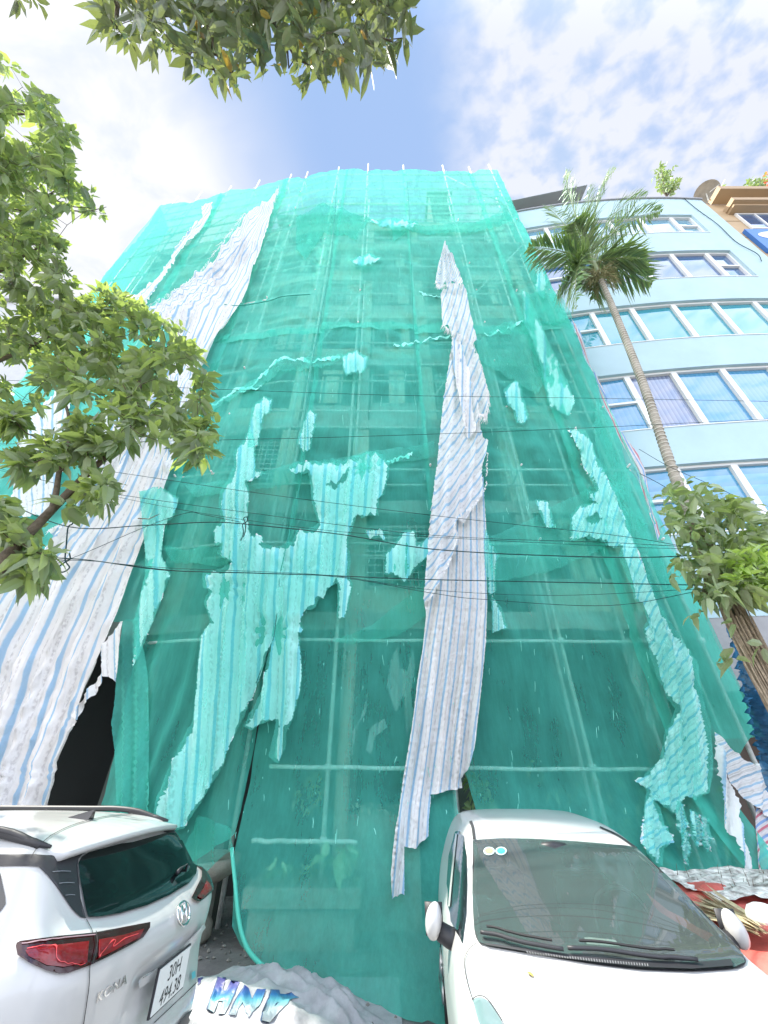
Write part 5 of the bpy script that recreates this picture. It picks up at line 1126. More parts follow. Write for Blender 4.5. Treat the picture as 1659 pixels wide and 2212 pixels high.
def sack():
    t = empty('covered_sack', (-.95, 5.1, 0), label='white printed sheet thrown over a heap between the two cars', cat='sack')
    def fn(x, y):
        u = (x+1.0)/1.05; v = (y-4.75)/.95; r = sqrt(u*u+v*v*.9)
        h = .34*max(0, 1-r**2.6)*(1-.35*sstep(-.2, .9, u)); h += .045*noise.noise(Vector((x*4, y*4, 1)))*sstep(1.15, .7, r)-.13*abs(noise.noise(Vector((x*2.6+y*2.4, y*2, 5))))-.06*abs(noise.noise(Vector((x*5-y*4, y*5, 5))))-.02*abs(noise.noise(Vector((x*12, y*11, 2))))+.03*noise.noise(Vector((x*2+4, y*2, 3)))
        return (x, y, .065+max(0, h)+.006)
    M = mat('white_sheet', (.40, .40, .405), .6, var=.3, vscale=5, bump=1., bscale=7)
    s = heap('sheet', fn, -2.15, .15, 3.75, 5.8, 90, M, t)
    # the upside-down printed letters, laid on the cloth
    bpy.context.view_layer.update(); me = s.data; bv = BVHTree.FromPolygons([v.co for v in me.vertices], [p.vertices for p in me.polygons])
    PM = bpy.data.materials.new('print_gradient'); PM.use_nodes = True; nt = PM.node_tree; b = nt.nodes['Principled BSDF']; b.inputs['Roughness'].default_value = .5
    uvn = nt.nodes.new('ShaderNodeUVMap'); sp = nt.nodes.new('ShaderNodeSeparateXYZ'); rp = nt.nodes.new('ShaderNodeValToRGB'); nt.links.new(uvn.outputs[0], sp.inputs[0]); nt.links.new(sp.outputs[1], rp.inputs[0]); nt.links.new(rp.outputs[0], b.inputs['Base Color'])
    e = rp.color_ramp.elements; e[0].position = 0; e[0].color = (.19, .22, .23, 1); e[1].position = 1; e[1].color = (.035, .025, .16, 1)
    for p, c in ((.3, (.2, .27, .29, 1)), (.5, (.08, .3, .36, 1)), (.62, (.02, .12, .28, 1)), (.8, (.03, .04, .19, 1))): q = e.new(p); q.color = c
    OM = mat('print_outline', (.05, .09, .16), .5)
    # glyph outlines in px of the enlarged crop (780..1300, 3300..4032 at 3.02x)
    def cp(x, y): return ((780+x/3.0212)*.5486, (3300+y/3.0219)*.5486)
    H = [(235, 1665), (335, 1675), (292, 1822), (330, 1828), (385, 1705), (495, 1725), (440, 1850), (370, 1990), (315, 2105), (245, 2100), (300, 1950), (245, 1945), (190, 2090), (110, 2040), (150, 1920), (185, 1830)]
    Nn = [(555, 1760), (600, 1800), (640, 1925), (700, 1810), (805, 1810), (740, 1990), (600, 2140), (570, 2080), (530, 1960), (450, 2115), (370, 2110), (420, 1990), (480, 1880)]
    A = [(870, 1815), (965, 1820), (970, 1865), (1040, 1870), (1110, 1845), (1145, 1880), (1200, 1905), (1120, 1920), (1060, 1990), (960, 2080), (850, 2205), (750, 2180), (770, 2080), (820, 1960)]
    I = [(0, 1680), (60, 1665), (30, 1730), (0, 1760)]
    hole = [(900, 2015), (935, 1970), (960, 1965), (935, 2000)]
    G = empty('dummy'); bpy.data.objects.remove(G)
    def on(px, py, up):
        d = ray(px, py).normalized(); h = bv.ray_cast(CAM, d)
        return h[0]+h[1]*up if h[0] else None
    def lay(poly, m, up, name, holes=()):
        V, F = tri_fill([cp(*p) for p in poly], 2.0, [[cp(*p) for p in h] for h in holes]); W = [on(v.x, v.y, up) for v in V]
        F = [f for f in F if all(W[i] for i in f)]; W = [w or Vector() for w in W]
        y0, y1 = cp(0, 2180)[1], cp(0, 1680)[1]
        o = mesh_obj(name, W, F, m, uvs=[(0, (v.y-y0)/(y1-y0)) for v in V]); return off_parent(o, t)
    for P, hl in ((H, ()), (Nn, ()), (A, (hole,)), (I, ())):
        c = (sum(p[0] for p in P)/len(P), sum(p[1] for p in P)/len(P))
        lay([(c[0]+(p[0]-c[0])*1.04-6, c[1]+(p[1]-c[1])*1.035-6) for p in P], OM, .003, 'letter_outline')
        lay(P, PM, .006, 'letter', hl)
sack()
def red_heap():
    t = empty('covered_heap', (3.3, 4.3, 0), label='heap under a red tarp at the lower right, behind the hatchback mirror', cat='covered heap')
    RED = mat('red_tarp', (.62, .13, .10), .7, var=.35, vscale=5, bump=.8, bscale=9)
    def fn(x, y):
        u = (x-3.5)/1.5; v = (y-4.2)/1.15; r = max(abs(u), abs(v)); z = .90-.08*max(0, 4.0-y)+.08*noise.noise(Vector((x*2.2, y*2.2, 1)))+.05*noise.noise(Vector((x*6, y*5, 4)))
        z *= sstep(1.05, .78, r)**.5 if r > .78 else 1; return (x+.03*noise.noise(Vector((y*5, z*5, 2))), y, max(.04, z))
    heap('red_sheet', fn, 1.95, 5.2, 3.0, 5.45, 80, RED, t)
    MOT = mat('mottled_sheet', (.9, .88, .8), .85, col2=(.22, .2, .17), vscale=11, bump=.9, bscale=30)
    def fm(x, y):
        p = fn(x, y); return (p[0], y, .925+.05*sin((x-2.4)*1.0)+.05*noise.noise(Vector((x*3, y*3, 7)))+.02*noise.noise(Vector((x*12, y*12, 7))))
    o = heap('mottled_sheet', fm, 2.75, 5.3, 4.35, 5.3, 60, MOT, None, label='mottled dirty white sheet lying on the red tarp', cat='sheet')
    rnd = random.Random(3); mb = MB()
    for k in range(70):
        x = rnd.uniform(2.9, 4.9); y = rnd.uniform(4.45, 5.2); z = fm(x, y)[2]; mb.tube([(x, y, z-.01), (x+rnd.uniform(-.03, .03), y, z+rnd.uniform(.02, .09))], [.004, .001], 4)
    o2 = mb.build('twig_stubs', M_BARK); o2.parent = o
    mb = MB()
    B = []; D = []; N = []; Ls = []; Ws = []; Dr = []
    root = atZ(1640, 2010, .98)
    for k in range(60):
        tgt = atZ(rnd.uniform(1478, 1500)+k*.5, rnd.uniform(1912, 1962), 1.0+rnd.uniform(-.02, .03)); d = tgt-root; B.append(tuple(root+Vector((rnd.uniform(-.05, .05), rnd.uniform(-.06, .06), rnd.uniform(-.02, .03))))); D.append(tuple(d)); N.append((rnd.uniform(-.5, .5), rnd.uniform(-.5, .5), 1)); Ls.append(d.length*rnd.uniform(.75, 1.05)); Ws.append(.035); Dr.append(rnd.uniform(-.05, .1))
    V, F = leaf_batch(B, D, N, Ls, Ws, Dr); mesh_obj('dry_palm_leaf', V, F, mat('dry_palm', (.55, .45, .27), .8, var=.3, vscale=30), label='dried palm frond lying across the red tarp', cat='palm leaf')
    c = atZ(1652, 1982, 1.02); mb = MB(); n = 20
    mb.lathe([(0.0, .07), (.04, .066), (.075, .05), (.095, .02), (.10, 0), (.095, -.02), (0, -.03)], c, 24); mb.build('white_bowl', M_FRAME, smooth=True, label='round white bowl upside down on the red tarp at the right edge', cat='bowl')
red_heap()
# ================================================================ cars
def dense(poly, n=6): return [tuple(p) for p in cr([*poly, poly[0]], n)][:-1]
def body_faces_split(V, F, drop):
    keep = [f for f in F if not drop(sum((V[i] for i in f), np.zeros(3))/4)]
    return keep
class Car:
    def __init__(s, name, loc, rz, V, F, paint, drop=None, **kw):
        s.t = empty(name, (*loc, 0), rz, **kw); s.M = Matrix.Translation((*loc, 0)) @ Matrix.Rotation(rz, 4, 'Z'); s.Mi = s.M.inverted()
        s.bv = BVHTree.FromPolygons([Vector(v) for v in V], [tuple(f) for f in F.tolist()])
        me = bpy.data.meshes.new('body'); FF = F
        if drop is not None:
            cen = V[F].mean(1); FF = F[~drop(cen, s)]
        me.from_pydata(V.tolist(), [], FF.tolist()); me.update(); me.polygons.foreach_set('use_smooth', [True]*len(me.polygons)); me.materials.append(paint)
        o = bpy.data.objects.new('body', me); COL.objects.link(o); o.parent = s.t; s.body = o
        md = o.modifiers.new('s', 'SMOOTH'); md.factor = .5; md.iterations = 5
        s.ro = s.Mi @ CAM
    def hit(s, px, py):
        d = (s.Mi.to_3x3() @ ray(px, py)).normalized(); h = s.bv.ray_cast(s.ro, d); return h
    def panel(s, name, poly, m, up=.004, g=5, mirror=False, smooth=True, curve=0, parent=None, depth=.0):
        P = dense(poly, curve) if curve else poly; V, F = tri_fill([Vector(p) for p in P], g)
        W = []
        for v in V:
            h = s.hit(v.x, v.y)
            if not h[0]: W.append(None); continue
            W.append(h[0]+h[1]*up)
        F = [f for f in F if all(W[i] is not None for i in f) and max((W[f[0]]-W[f[1]]).length, (W[f[1]]-W[f[2]]).length) < .35]
        W = [w or Vector() for w in W]
        out = []
        o = mesh_obj(name, W, F, m, parent or s.t, smooth); out.append(o)
        if mirror: out.append(mesh_obj(name, [(-w.x, w.y, w.z) for w in W], [f[::-1] for f in F], m, parent or s.t, smooth))
        return o
    def strip(s, name, line, w, m, up=.006, n=6, mirror=False):
        q = cr(line, n); L = []; R = []
        for i, p in enumerate(q):
            a = q[max(0, i-1)]; b = q[min(len(q)-1, i+1)]; d = (b-a)/(np.linalg.norm(b-a)+1e-9); nr = np.array([-d[1], d[0]])*w/2
            h1 = s.hit(*(p+nr)); h2 = s.hit(*(p-nr)); L.append(h1[0]+h1[1]*up if h1[0] else None); R.append(h2[0]+h2[1]*up if h2[0] else None)
        V = []; F = []
        for i in range(len(q)): V += [L[i] or Vector(), R[i] or Vector()]
        for i in range(len(q)-1):
            if L[i] and R[i] and L[i+1] and R[i+1]: F.append((2*i, 2*i+1, 2*i+3, 2*i+2))
        o = mesh_obj(name, V, F, m, s.t, True)
        if mirror: mesh_obj(name, [(-v[0], v[1], v[2]) for v in V], [f[::-1] for f in F], m, s.t, True)
        return o
    def wheel(s, x, y, r=.33, w=.21):
        sg = 1 if x > 0 else -1
        mb = MB(); prof = [(r*.62, -w/2), (r*.9, -w/2), (r, -w*.35), (r, w*.35), (r*.9, w/2), (r*.62, w/2)]
        def L(prof, mb, n=36):
            v = [(x+a*sg, y+rr*cos(2*pi*k/n), r+rr*sin(2*pi*k/n)) for rr, a in prof for k in range(n)]
            mb.add(v, [(i*n+k, i*n+(k+1) % n, (i+1)*n+(k+1) % n, (i+1)*n+k) for i in range(len(prof)-1) for k in range(n)])
        L(prof, mb); o = mb.build('wheel', M_RUBBER, s.t, True)
        mb = MB(); L([(r*.62, -w/2), (r*.6, w*.3), (r*.58, w*.45)], mb)
        for k in range(5):
            a = 2*pi*k/5; c, d = cos(a), sin(a); ex = x+sg*w*.42
            mb.tube([(ex, y, r), (ex, y+c*r*.6, r+d*r*.6)], [.05, .03], 6)
        mb.build('rim', M_ALLOY, o, True)

def text_mesh(txt, size, shear=0., spacing=1., bold=0.):
    c = bpy.data.curves.new('t', 'FONT'); c.body = txt; c.size = size; c.shear = shear; c.space_character = spacing; c.offset = bold; c.resolution_u = 3
    o = bpy.data.objects.new('t', c); COL.objects.link(o); dg = bpy.context.evaluated_depsgraph_get(); me = bpy.data.meshes.new_from_object(o.evaluated_get(dg))
    bpy.data.objects.remove(o); V = [v.co.copy() for v in me.vertices]; F = [tuple(p.vertices) for p in me.polygons]; return V, F

# ---- white SUV seen from behind (X right, Y forward, Z up, rear bumper at Y=0)
def suv():
    side = [(.12, .30), (.03, .42), (.0, .55), (.03, .66), (.05, .78), (.03, .95), (.04, 1.06), (.17, 1.16), (.24, 1.20), (.36, 1.33), (.50, 1.46), (.66, 1.515), (1.0, 1.55), (1.5, 1.565), (2.0, 1.55), (2.45, 1.47), (2.8, 1.3), (3.15, 1.08), (3.6, 1.0), (3.98, .88), (4.13, .68), (4.16, .45), (4.1, .25), (3.8, .2), (.4, .2)]
    sect = [(-1, .18), (.78, .18), (.87, .28), (.90, .45), (.895, .62), (.905, .85), (.90, .98), (.865, 1.08), (.80, 1.17), (.755, 1.25), (.70, 1.36), (.655, 1.44), (.60, 1.51), (.50, 1.56), (.2, 1.60), (-1, 1.61)]
    plan = [(-1, 0.0), (.3, .0), (.5, .02), (.68, .09), (.80, .2), (.87, .36), (.91, .62), (.92, 1.2), (.92, 3.0), (.9, 3.5), (.82, 3.9), (.6, 4.08), (.3, 4.16), (-1, 4.16)]
    fs = sdf_poly(dense(side, 4), (-.3, 0), (4.5, 1.9), .01); fc = sdf_poly(sect, (-.2, 0), (1.3, 1.9), .01); fp = sdf_poly(plan, (-.2, -.3), (1.3, 4.5), .01)
    def D(X, Y, Z):
        x = np.abs(X); bow = .20*x*x*np.clip(1-Y/2.2, -1, 1); a = fs(Y-bow, Z); b = fc(x, Z); c = fp(x, Y)
        d = smax(smax(a, b, .07), c, .07)
        for yc in (.78, 3.38):                          # wheel arches
            w = np.sqrt((Y-yc)**2+(Z-.33)**2)-.39; w = np.maximum(w, .55-x); d = smax(d, -w, .03)
        # number plate recess
        q = np.maximum(np.maximum(np.abs(X)-.30, np.abs(Z-.80)-.135), np.abs(Y-.02)-.055+.0*X); d = smax(d, -q, .025)
        # haunch over the lamps
        return d-.012*np.exp(-((Z-1.0)/.12)**2)*np.exp(-((Y-.5)/.8)**2)*(x > .5)
    V, F = surface_nets(D, (-1.05, -.15, .1), (1.05, 4.35, 1.75), .03)
    c = Car('suv', (-1.235, 3.34), radians(86), V, F, M_WHITE, label='white SUV seen from behind at the lower left, roof rails and red tail lamps', cat='car', group=None)
    p = c.panel
    p('side_window', [(-160, 1890), (0, 1884), (3, 1893), (12, 1937), (13, 1953), (0, 1971), (-160, 1985)], M_BLACKG, .004, 8, True)
    p('pillar_trim', [(-200, 1846), (0, 1847), (71, 1847), (185, 1843), (176, 1848), (168, 1857), (165, 1871), (172, 1943), (184, 1986), (172, 1983), (155, 1967), (132, 1933), (99, 1890), (83, 1874), (66, 1872), (0, 1872), (-200, 1878)], M_BLACKP, .006, 5, True)
    for x0, y0, x1, y1 in ((110, 1887, 149, 1886), (124, 1912, 157, 1911), (137, 1938, 158, 1937)): c.strip('trim_rib', [(x0, y0), ((x0+x1)/2, (y0+y1)/2-1), (x1, y1)], 1.4, mat('rib', (.2, .2, .22), .4), .012)
    GL = mat('rear_glass', (.006, .010, .010), .05, spec=.3)
    gp = [(165, 1868), (172, 1855), (188, 1845), (258, 1826), (331, 1809), (360, 1801), (379, 1795), (388, 1806), (400, 1825), (414, 1852), (424, 1874), (421, 1891), (406, 1911), (364, 1937), (314, 1960), (258, 1977), (215, 1985), (186, 1986), (179, 1957), (169, 1905)]
    p('rear_window', gp, GL, .012, 5)
    p('tail_lamp', [(36, 2048), (38, 2041), (45, 2037), (120, 2030), (198, 2022), (320, 1998), (319, 2009), (304, 2030), (280, 2043), (228, 2071), (190, 2087), (143, 2104), (124, 2105), (100, 2099), (66, 2083), (40, 2066)], M_LENSD, .016, 4, True)
    l1 = p('lamp_lens', [(56, 2058), (70, 2054), (119, 2051), (165, 2046), (185, 2043), (182, 2083), (132, 2093), (100, 2088), (64, 2069)], M_LENS, .022, 4)
    l2 = p('lamp_lens', [(206, 2040), (260, 2028), (304, 2014), (294, 2032), (230, 2064), (204, 2075)], M_LENS, .022, 4, True)
    c.strip('lamp_line', [(60, 2055), (112, 2052), (120, 2080), (160, 2090), (176, 2086)], 1.2, mat('lamp_bright', (.75, .08, .08), .2), .026)
    c.strip('lamp_line', [(205, 2074), (232, 2044), (240, 2042), (236, 2054), (262, 2036), (290, 2026)], 1.2, MATS['lamp_bright'], .026)
    c.strip('lamp_line', [(48, 2044), (120, 2036), (200, 2028)], 2.2, mat('lamp_sheen', (.3, .2, .22), .3), .02)
    SEAMM = mat('panel_gap', (.03, .03, .03), .8)
    c.strip('panel_gap', [(185, 1988), (197, 2012), (199, 2023)], 1.5, SEAMM); c.strip('panel_gap', [(192, 2086), (190.5, 2128), (185, 2170), (178, 2216), (172, 2260)], 1.7, SEAMM)
    c.strip('panel_gap', [(199, 2023), (201, 2050), (192, 2086)], 1.8, SEAMM, .026)
    c.strip('panel_gap', [(296, 1759), (231, 1765), (165, 1781), (116, 1803), (89, 1824), (71, 1847), (63, 1871)], 1.3, SEAMM)
    c.strip('panel_gap', [(331, 2212), (423, 2123)], 1.4, SEAMM)
    p('garnish', [(288, 2136), (288, 2117), (299, 2104), (331, 2085), (380, 2050), (432, 1994), (436, 2002), (402, 2050), (352, 2092), (333, 2108)], M_WHITE, .028, 4)
    c.strip('panel_gap', [(288, 2137), (287, 2117), (299, 2103), (331, 2084), (380, 2049), (433, 1992)], 1.0, mat('soft_gap', (.25, .25, .25), .7), .031)
    p('bumper_cladding', [(380, 2212), (400, 2188), (434, 2146), (445, 2150), (446, 2230), (380, 2240)], M_BLACKP, .012, 6)
    p('sticker', [(407, 2104), (415, 2098), (416, 2112), (408, 2119)], mat('teal_sticker', (.1, .4, .45), .5), .02, 3)
    # plate
    pl = MB(); pl.box(-.17, .17, -.012, .0, .735, .905); po = pl.build('number_plate', mat('plate_white', (.66, .68, .66), .4), c.t)
    fr = MB(); fr.box(-.178, .178, -.008, .004, .727, .7345); fr.box(-.178, .178, -.008, .004, .9055, .913); fr.box(-.178, -.1705, -.008, .004, .7345, .9055); fr.box(.1705, .178, -.008, .004, .7345, .9055); fr.build('plate_frame', M_BLACKP, po)
    INK = mat('ink', (.02, .02, .02), .5)
    def ptext(txt, x, z, size, sx=1.):
        V, F = text_mesh(txt, size, spacing=1.02); w = max(v.x for v in V)-min(v.x for v in V); mesh_obj('lettering', [((v.x-w/2)*sx+x, -.0135, v.y+z) for v in V], F, INK, po)
    ptext('30H', 0, .828, .088, .95); ptext('494.38', 0, .747, .088, .92)
    # chrome model letters on the tailgate, laid along the surface
    V, F = text_mesh('KONA', 1, shear=.3, spacing=1.25, bold=.02); w = max(v.x for v in V); W = []
    for v in V:
        u = v.x/w; h = c.hit(205+u*66, 2166-u*43-v.y*27+0*u); W.append(h[0]+h[1]*.008 if h[0] else Vector())
    mesh_obj('model_letters', W, F, M_CHROME, c.t)
    # oval emblem
    mb = MB(); ec = c.hit(390, 1977); nrm = ec[1] if ec[0] else Vector((0, -1, 0)); e0 = (ec[0] or Vector((0, 0, 1.08)))+nrm*.02; ax = Vector((1, 0, 0)); ax = (ax-nrm*ax.dot(nrm)).normalized(); az = ax.cross(nrm).normalized()*-1
    if az.z < 0: az = -az
    def E(a, b): return e0+ax*a+az*b
    mb.tube([E(.075*cos(2*pi*k/28), .056*sin(2*pi*k/28)) for k in range(29)], .007, 8, False)
    mb.tube([E(-.038, -.04), E(-.018, .04)], .010, 6); mb.tube([E(.018, -.04), E(.038, .04)], .010, 6); mb.tube([E(-.028, -.012), E(.028, .014)], .007, 6); mb.build('emblem', M_CHROME, c.t, True)
    # spoiler
    def spz(x): return 1.485-.12*x*x
    V = []; F = []; n = 24; rows = []
    for i in range(n+1):
        x = -.60+1.2*i/n; b = .20*x*x; y1 = .70+b; y0 = .385+b*1.15; z0 = 1.475-.10*x*x; z1 = 1.533-.13*x*x-.03*(abs(x)/.6)**6; V += [(x, y1, z1), (x, (y0+y1)/2, (z0+z1)/2+.014), (x, y0+.01, z0+.012), (x, y0, z0), (x, y0+.01, z0-.022), (x, y1-.1, z1-.06)]
    for i in range(n):
        for k in range(5): F.append((6*i+k, 6*i+6+k, 6*i+7+k, 6*i+1+k))
    F += [tuple(range(6)), tuple(6*n+k for k in range(6))[::-1]]
    mesh_obj('spoiler', V, F, M_WHITE, c.t, True)
    # rails, antenna, wiper
    for sx in (-1, 1):
        mb = MB(); pts = [(sx*(.60-.03*k/10), .62+k*.2, 1.475+.075*min(1, sin(pi*min(k, 10)/10)*2.4)) for k in range(11)]; mb.tube(cr(pts, 3), .019, 8); mb.build('roof_rail', M_BLACKP, c.t, True)
        mb = MB(); mb.tube([(sx*.60, .56, 1.475), (sx*.60, .66, 1.49), (sx*.597, .9, 1.53)], [.008, .02, .02], 8); mb.build('rail_foot', M_BLACKP, c.t, True)
    mb = MB(); mb.add([(-.028, .80, 1.535), (.028, .80, 1.535), (.018, .96, 1.548), (-.018, .96, 1.548), (-.007, .79, 1.592), (.007, .79, 1.592), (.005, .85, 1.575), (-.005, .85, 1.575)], [(0, 1, 5, 4), (1, 2, 6, 5), (2, 3, 7, 6), (3, 0, 4, 7), (4, 5, 6, 7)]); mb.build('antenna_fin', M_BLACKG, c.t)
    W = []
    for (x, y) in ((374, 1897), (380, 1888), (395, 1876), (418, 1862)):
        h = c.hit(x, y); W.append((h[0] or Vector())+(h[1] or Vector())*.035)
    mb = MB(); mb.tube(W, [.014, .010, .008, .006], 6); mb.build('rear_wiper', M_BLACKP, c.t, True)
    for x in (-.80, .80):
        for y in (.78, 3.38): c.wheel(x, y)
    mb = MB(); mb.box(-.8, .8, .35, 3.9, .17, .3); mb.build('underbody', M_BLACKP, c.t)
    for sx in (-1, 1):
        mb = MB(); mb.tube([(sx*.88, 2.75, 1.1), (sx*1.0, 2.72, 1.12)], [.03, .05], 8); mb.tube([(sx*.93, 2.72, 1.13), (sx*1.02, 2.70, 1.13), (sx*1.06, 2.70, 1.13)], [.06, .09, .05], 12); mb.build('door_mirror', M_WHITE, c.t, True)
suv()

# ---- white hatchback facing the camera (X image right, Y towards its back, front bumper at Y=0)
def hatch():
    side = [(.15, .22), (.02, .35), (-.02, .52), (.03, .68), (.16, .79), (.45, .90), (.75, .97), (.96, 1.01), (1.02, 1.045), (1.35, 1.20), (1.72, 1.365), (1.90, 1.43), (2.1, 1.478), (2.45, 1.505), (2.8, 1.50), (3.2, 1.45), (3.5, 1.33), (3.75, 1.05), (3.82, .8), (3.8, .4), (3.6, .2), (.4, .18)]
    sect = [(-1, .16), (.76, .16), (.81, .28), (.83, .45), (.835, .65), (.83, .82), (.80, .93), (.765, 1.0), (.72, 1.1), (.66, 1.26), (.605, 1.38), (.55, 1.45), (.45, 1.49), (.2, 1.525), (-1, 1.53)]
    plan = [(-1, -.02), (.25, .0), (.5, .07), (.68, .2), (.78, .42), (.83, .8), (.845, 1.5), (.84, 3.0), (.78, 3.55), (.5, 3.78), (-1, 3.84)]
    fs = sdf_poly(dense(side, 4), (-.3, 0), (4.2, 1.8), .01); fc = sdf_poly(sect, (-.2, 0), (1.3, 1.8), .01); fp = sdf_poly(plan, (-.2, -.3), (1.3, 4.2), .01)
    def D(X, Y, Z):
        x = np.abs(X); bow = .36*x*x*np.clip(1-(Y-.9)/2.0, -.6, 1)*np.clip(Y/.9, 0, 1); a = fs(Y-bow, Z); b = fc(x, Z); cc = fp(x, Y)
        d = smax(smax(a, b, .06), cc, .06)
        for yc in (.70, 3.12):
            w = np.sqrt((Y-yc)**2+(Z-.29)**2)-.35; w = np.maximum(w, .52-x); d = smax(d, -w, .03)
        return d
    V, F = surface_nets(D, (-.95, -.15, .1), (.95, 4.0, 1.65), .027)
    ws = [(1022, 1817), (1087, 1813), (1150, 1814), (1223, 1818), (1300, 1824), (1373, 1833), (1428, 1878), (1496, 1946), (1564, 2019), (1605, 2066), (1610, 2084), (1587, 2095), (1496, 2101), (1382, 2097), (1268, 2083), (1155, 2064), (1055, 2046), (1035, 2037), (1025, 2009), (1021, 1928)]
    clear = [(1031, 1824), (1087, 1820), (1223, 1825), (1300, 1831), (1364, 1839), (1420, 1885), (1480, 1948), (1545, 2028), (1553, 2047), (1480, 2051), (1380, 2049), (1268, 2046), (1155, 2036), (1052, 2022), (1037, 2005), (1029, 1928)]
    loc = (1.08, 1.9); rz = radians(-4.6)
    Mx = Matrix.Translation((*loc, 0)) @ Matrix.Rotation(rz, 4, 'Z'); Mn = np.array(Mx)
    def drop(cen, s):
        w = cen@Mn[:3, :3].T+Mn[:3, 3]-np.array(CAM); dep = w@np.array(FW); px = CX+FPX*w[:, 0]/dep; py = CY-FPX*(w@np.array(UP))/dep
        r = np.zeros(len(cen), bool); cx = sum(p[0] for p in clear)/len(clear); cy = sum(p[1] for p in clear)/len(clear); C2 = [(cx+(p[0]-cx)*1.0, cy+(p[1]-cy)*1.0) for p in clear]
        for i in range(len(cen)):
            if cen[i, 1] < 2.2 and cen[i, 2] > .95 and 1000 < px[i] < 1620 and 1800 < py[i] < 2110: r[i] = in_poly(px[i], py[i], C2)
        return r
    c = Car('hatchback', loc, rz, V, F, M_WHITE, drop, label='white hatchback facing the camera at the lower right', cat='car')
    p = c.panel
    # windscreen: see-through centre, black ceramic border
    cl = dense(clear, 3); GLS = glass_mat('windscreen_glass', (.085, .105, .10), op=.62, rough=.02)
    p('windscreen', ws, GLS, .010, 9)
    # border ring
    n = len(ws); ringV = []; ringF = []
    wsd = [Vector(q) for q in dense(ws, 4)]; cx, cy = 1300, 1955
    cld = [Vector(q) for q in cl]
    for i, q in enumerate(wsd):
        b = min(cld, key=lambda r: (r-q).length)
        for k in range(3):
            m = q.lerp(b, k/2.0); h = c.hit(m.x, m.y); ringV.append(h[0]+h[1]*.005 if h[0] else Vector())
    N = len(wsd)
    for i in range(N):
        for k in range(2): ringF.append((3*i+k, 3*((i+1) % N)+k, 3*((i+1) % N)+k+1, 3*i+k+1))
    ringF = [f for f in ringF if all(ringV[j].length > .1 for j in f)]
    mesh_obj('windscreen_border', ringV, ringF, M_BLACKP, c.t, True)
    p('cowl', [(1045, 2042), (1155, 2058), (1268, 2072), (1382, 2082), (1496, 2087), (1580, 2080), (1587, 2095), (1496, 2102), (1382, 2098), (1268, 2084), (1155, 2065), (1055, 2047)], M_BLACKP, .016, 5)
    for k in range(46):
        u = k/45; x = 1140+u*260; y = 2067+u*29-8*u*(1-u)*-1; c.strip('cowl_slot', [(x, y-3.5), (x+2, y+3)], 1.6, mat('cowl_grey', (.25, .25, .25), .6), .020, 1)
    SEAMM = MATS['panel_gap']
    c.strip('roof_channel', [(1017, 1775), (1022, 1790), (1025, 1815)], 6, M_BLACKP, .006); c.strip('roof_channel', [(1296, 1788), (1335, 1806), (1375, 1834)], 3.4, M_BLACKP, .006)
    c.strip('panel_gap', [(1032, 2038), (1016, 2050), (1004, 2078), (1010, 2123), (1023, 2168)], 1.6, SEAMM)
    sw = [(984, 1797), (993, 1795), (1003, 1806), (1009, 1850), (1010, 1910), (1008, 1975), (1000, 2040), (985, 2010), (975, 1990), (968, 1955), (966, 1910), (970, 1850)]
    p('side_window', sw, M_BLACKG, .006, 5, True)
    c.strip('window_post', [(988, 1802), (981, 1870), (973, 1960)], 4, M_WHITE, .012)
    p('headlamp', [(1022, 2166), (1030, 2161), (1041, 2160), (1052, 2166), (1066, 2183), (1084, 2212), (1092, 2240), (1050, 2245), (1034, 2212)], glass_mat('lamp_glass', (.18, .27, .27), rough=.05), .010, 5, True)
    c.strip('lamp_rim', [(1021, 2167), (1030, 2160), (1042, 2159), (1053, 2165), (1067, 2183), (1086, 2213)], 2.2, M_BLACKP, .012)
    # wipers
    for line in ([(1041, 2026), (1075, 2031), (1125, 2045), (1180, 2056), (1219, 2063)], [(1228, 2060), (1290, 2062), (1360, 2071), (1430, 2081), (1510, 2090)]):
        W = []
        for q in cr(line, 4):
            h = c.hit(*q); W.append((h[0] or Vector())+(h[1] or Vector())*.03)
        mb = MB(); mb.tube(W, .009, 6); o = mb.build('wiper', M_BLACKP, c.t, True)
        W2 = [w+Vector((0, .03, .02)) for w in W[2:-2]]; mb = MB(); mb.tube(W2, .006, 5); mb.build('blade', M_RUBBER, o)
    # stickers and the paper with the phone number
    def disc(cx_, cy_, rx, ry): return [(cx_+rx*cos(2*pi*k/20), cy_+ry*sin(2*pi*k/20)) for k in range(20)]
    for cx_, colr in ((1057, (.28, .26, .16)), (1083, (.05, .40, .42))):
        p('sticker', disc(cx_, 1843, 12, 9), mat('sticker_rim', (.5, .65, .62), .5), .014, 4); p('sticker_print', disc(cx_, 1843, 9, 6.2), mat('sticker_%d' % cx_, colr, .5), .017, 4)
    p('phone_card', [(1262, 2027), (1272, 2026), (1329, 2032), (1340, 2046), (1268, 2041)], mat('card', (.78, .85, .8), .6), .004, 4)
    V2, F2 = text_mesh('0388 777 891', 1, bold=.01); w = max(v.x for v in V2); W = []
    for v in V2:
        h = c.hit(1272+v.x/w*50, 2037+v.x/w*4.5-v.y*6.5); W.append(h[0]+h[1]*.007 if h[0] else Vector())
    mesh_obj('card_lettering', W, F2, mat('ink', (.02, .02, .02)), c.t)
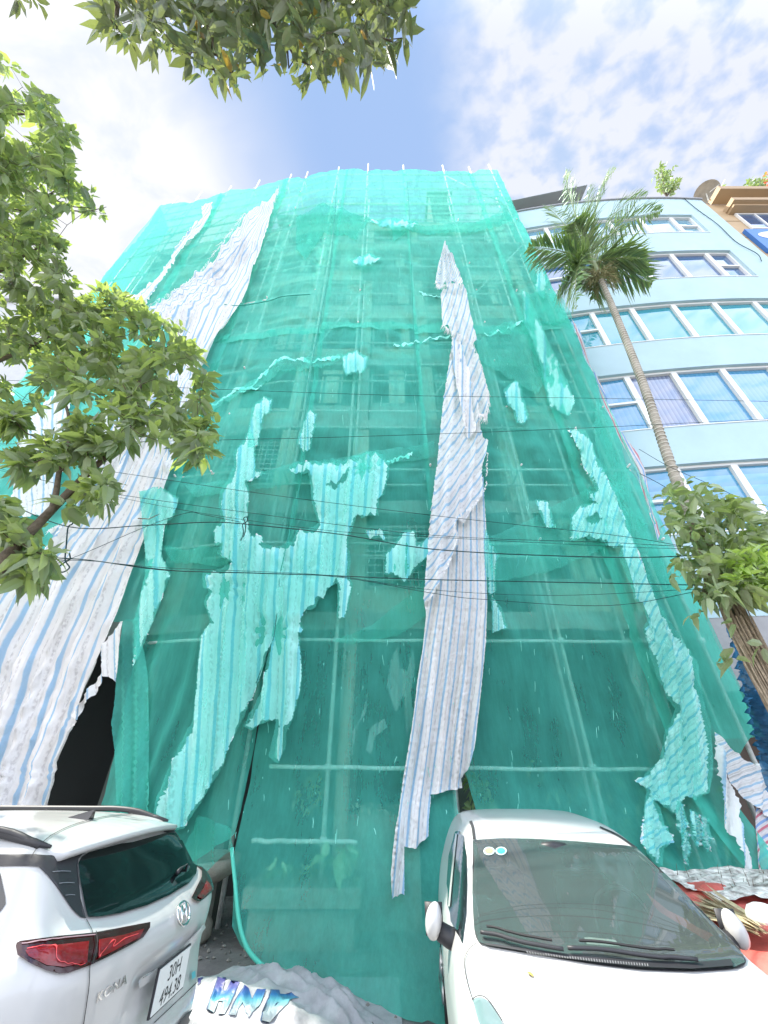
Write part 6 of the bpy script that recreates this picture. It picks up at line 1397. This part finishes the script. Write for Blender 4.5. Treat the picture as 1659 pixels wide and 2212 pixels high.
    # mirrors
    for sx in (-1, 1):
        mc = Vector((sx*.885, 1.44, 1.04)); mb = MB(); V = []; F = []; n, mrow = 16, 10
        for j in range(mrow+1):
            ph = -pi/2+pi*j/mrow
            for i in range(n):
                th = 2*pi*i/n; y = .075*cos(ph)*sin(th); V.append((mc.x+.055*cos(ph)*cos(th)*(1.05 if cos(th)*sx > 0 else .9), mc.y+(y if y < 0 else y*.45), mc.z+.085*sin(ph)-.02*cos(th)*sx*cos(ph)))
        for j in range(mrow):
            for i in range(n): F.append((j*n+i, j*n+(i+1) % n, (j+1)*n+(i+1) % n, (j+1)*n+i))
        o = mesh_obj('door_mirror', V, F, M_WHITE, c.t, True)
        mb = MB(); mb.tube([(sx*.74, 1.40, .96), (sx*.80, 1.42, .975), (sx*.88, 1.47, 1.0)], [.055, .05, .045], 10); mb.box(mc.x-.055, mc.x+.055, mc.y+.036, mc.y+.05, mc.z-.075, mc.z+.075); mb.build('mirror_foot', M_BLACKP, o, True)
    # cabin
    INT = mat('cabin_grey', (.06, .065, .065), .8)
    mb = MB(); mb.box(-.66, .66, 1.0, 1.55, .80, .93); mb.build('dashboard', INT, c.t)
    for sx in (-1, 1):
        mb = MB(); mb.box(sx*.33-.22, sx*.33+.22, 1.95, 2.4, .4, .6); mb.box(sx*.33-.21, sx*.33+.21, 2.35, 2.48, .6, 1.12); mb.box(sx*.33-.11, sx*.33+.11, 2.36, 2.46, 1.14, 1.32); o = mb.build('seat', INT, c.t); bv = o.modifiers.new('b', 'BEVEL'); bv.width = .035; bv.segments = 3
    mb = MB(); mb.tube([(.33+.18*cos(2*pi*k/24), 1.62+.05*sin(2*pi*k/24), 1.0+.17*sin(2*pi*k/24)) for k in range(25)], .014, 8, False); mb.build('steering_wheel', M_BLACKP, c.t, True)
    mb = MB(); mb.tube([(-.1, 1.74, 1.355), (0, 1.72, 1.36), (.1, 1.74, 1.355)], [.025, .034, .025], 8); mb.build('rear_view_mirror', M_BLACKP, c.t, True)
    mb = MB(); mb.box(-.74, .74, .4, 3.6, .18, .3); mb.build('underbody', M_BLACKP, c.t)
    for x in (-.73, .73):
        for y in (.70, 3.12): c.wheel(x, y, .29, .18)
    # grille and plate (outside the frame, for other viewpoints)
    mb = MB(); mb.box(-.35, .35, -.035, .02, .32, .50); o = mb.build('grille', M_BLACKP, c.t)
    return c
HC = hatch()
def fallen_leaf():
    pts = [HC.hit(1139, 2103), HC.hit(1153, 2114)]
    if pts[0][0] and pts[1][0]:
        a = HC.M @ pts[0][0]; b = HC.M @ pts[1][0]; V, F = leaf_batch([tuple(a+Vector((0, 0, .006)))], [tuple(b-a)], [(.1, .1, 1)], [(b-a).length], [.03], [0]); mesh_obj('fallen_leaf', V, F, mat('yellow_leaf', (.5, .38, .08), .7), label='dry yellow leaf lying on the white bonnet', cat='leaf')
fallen_leaf()
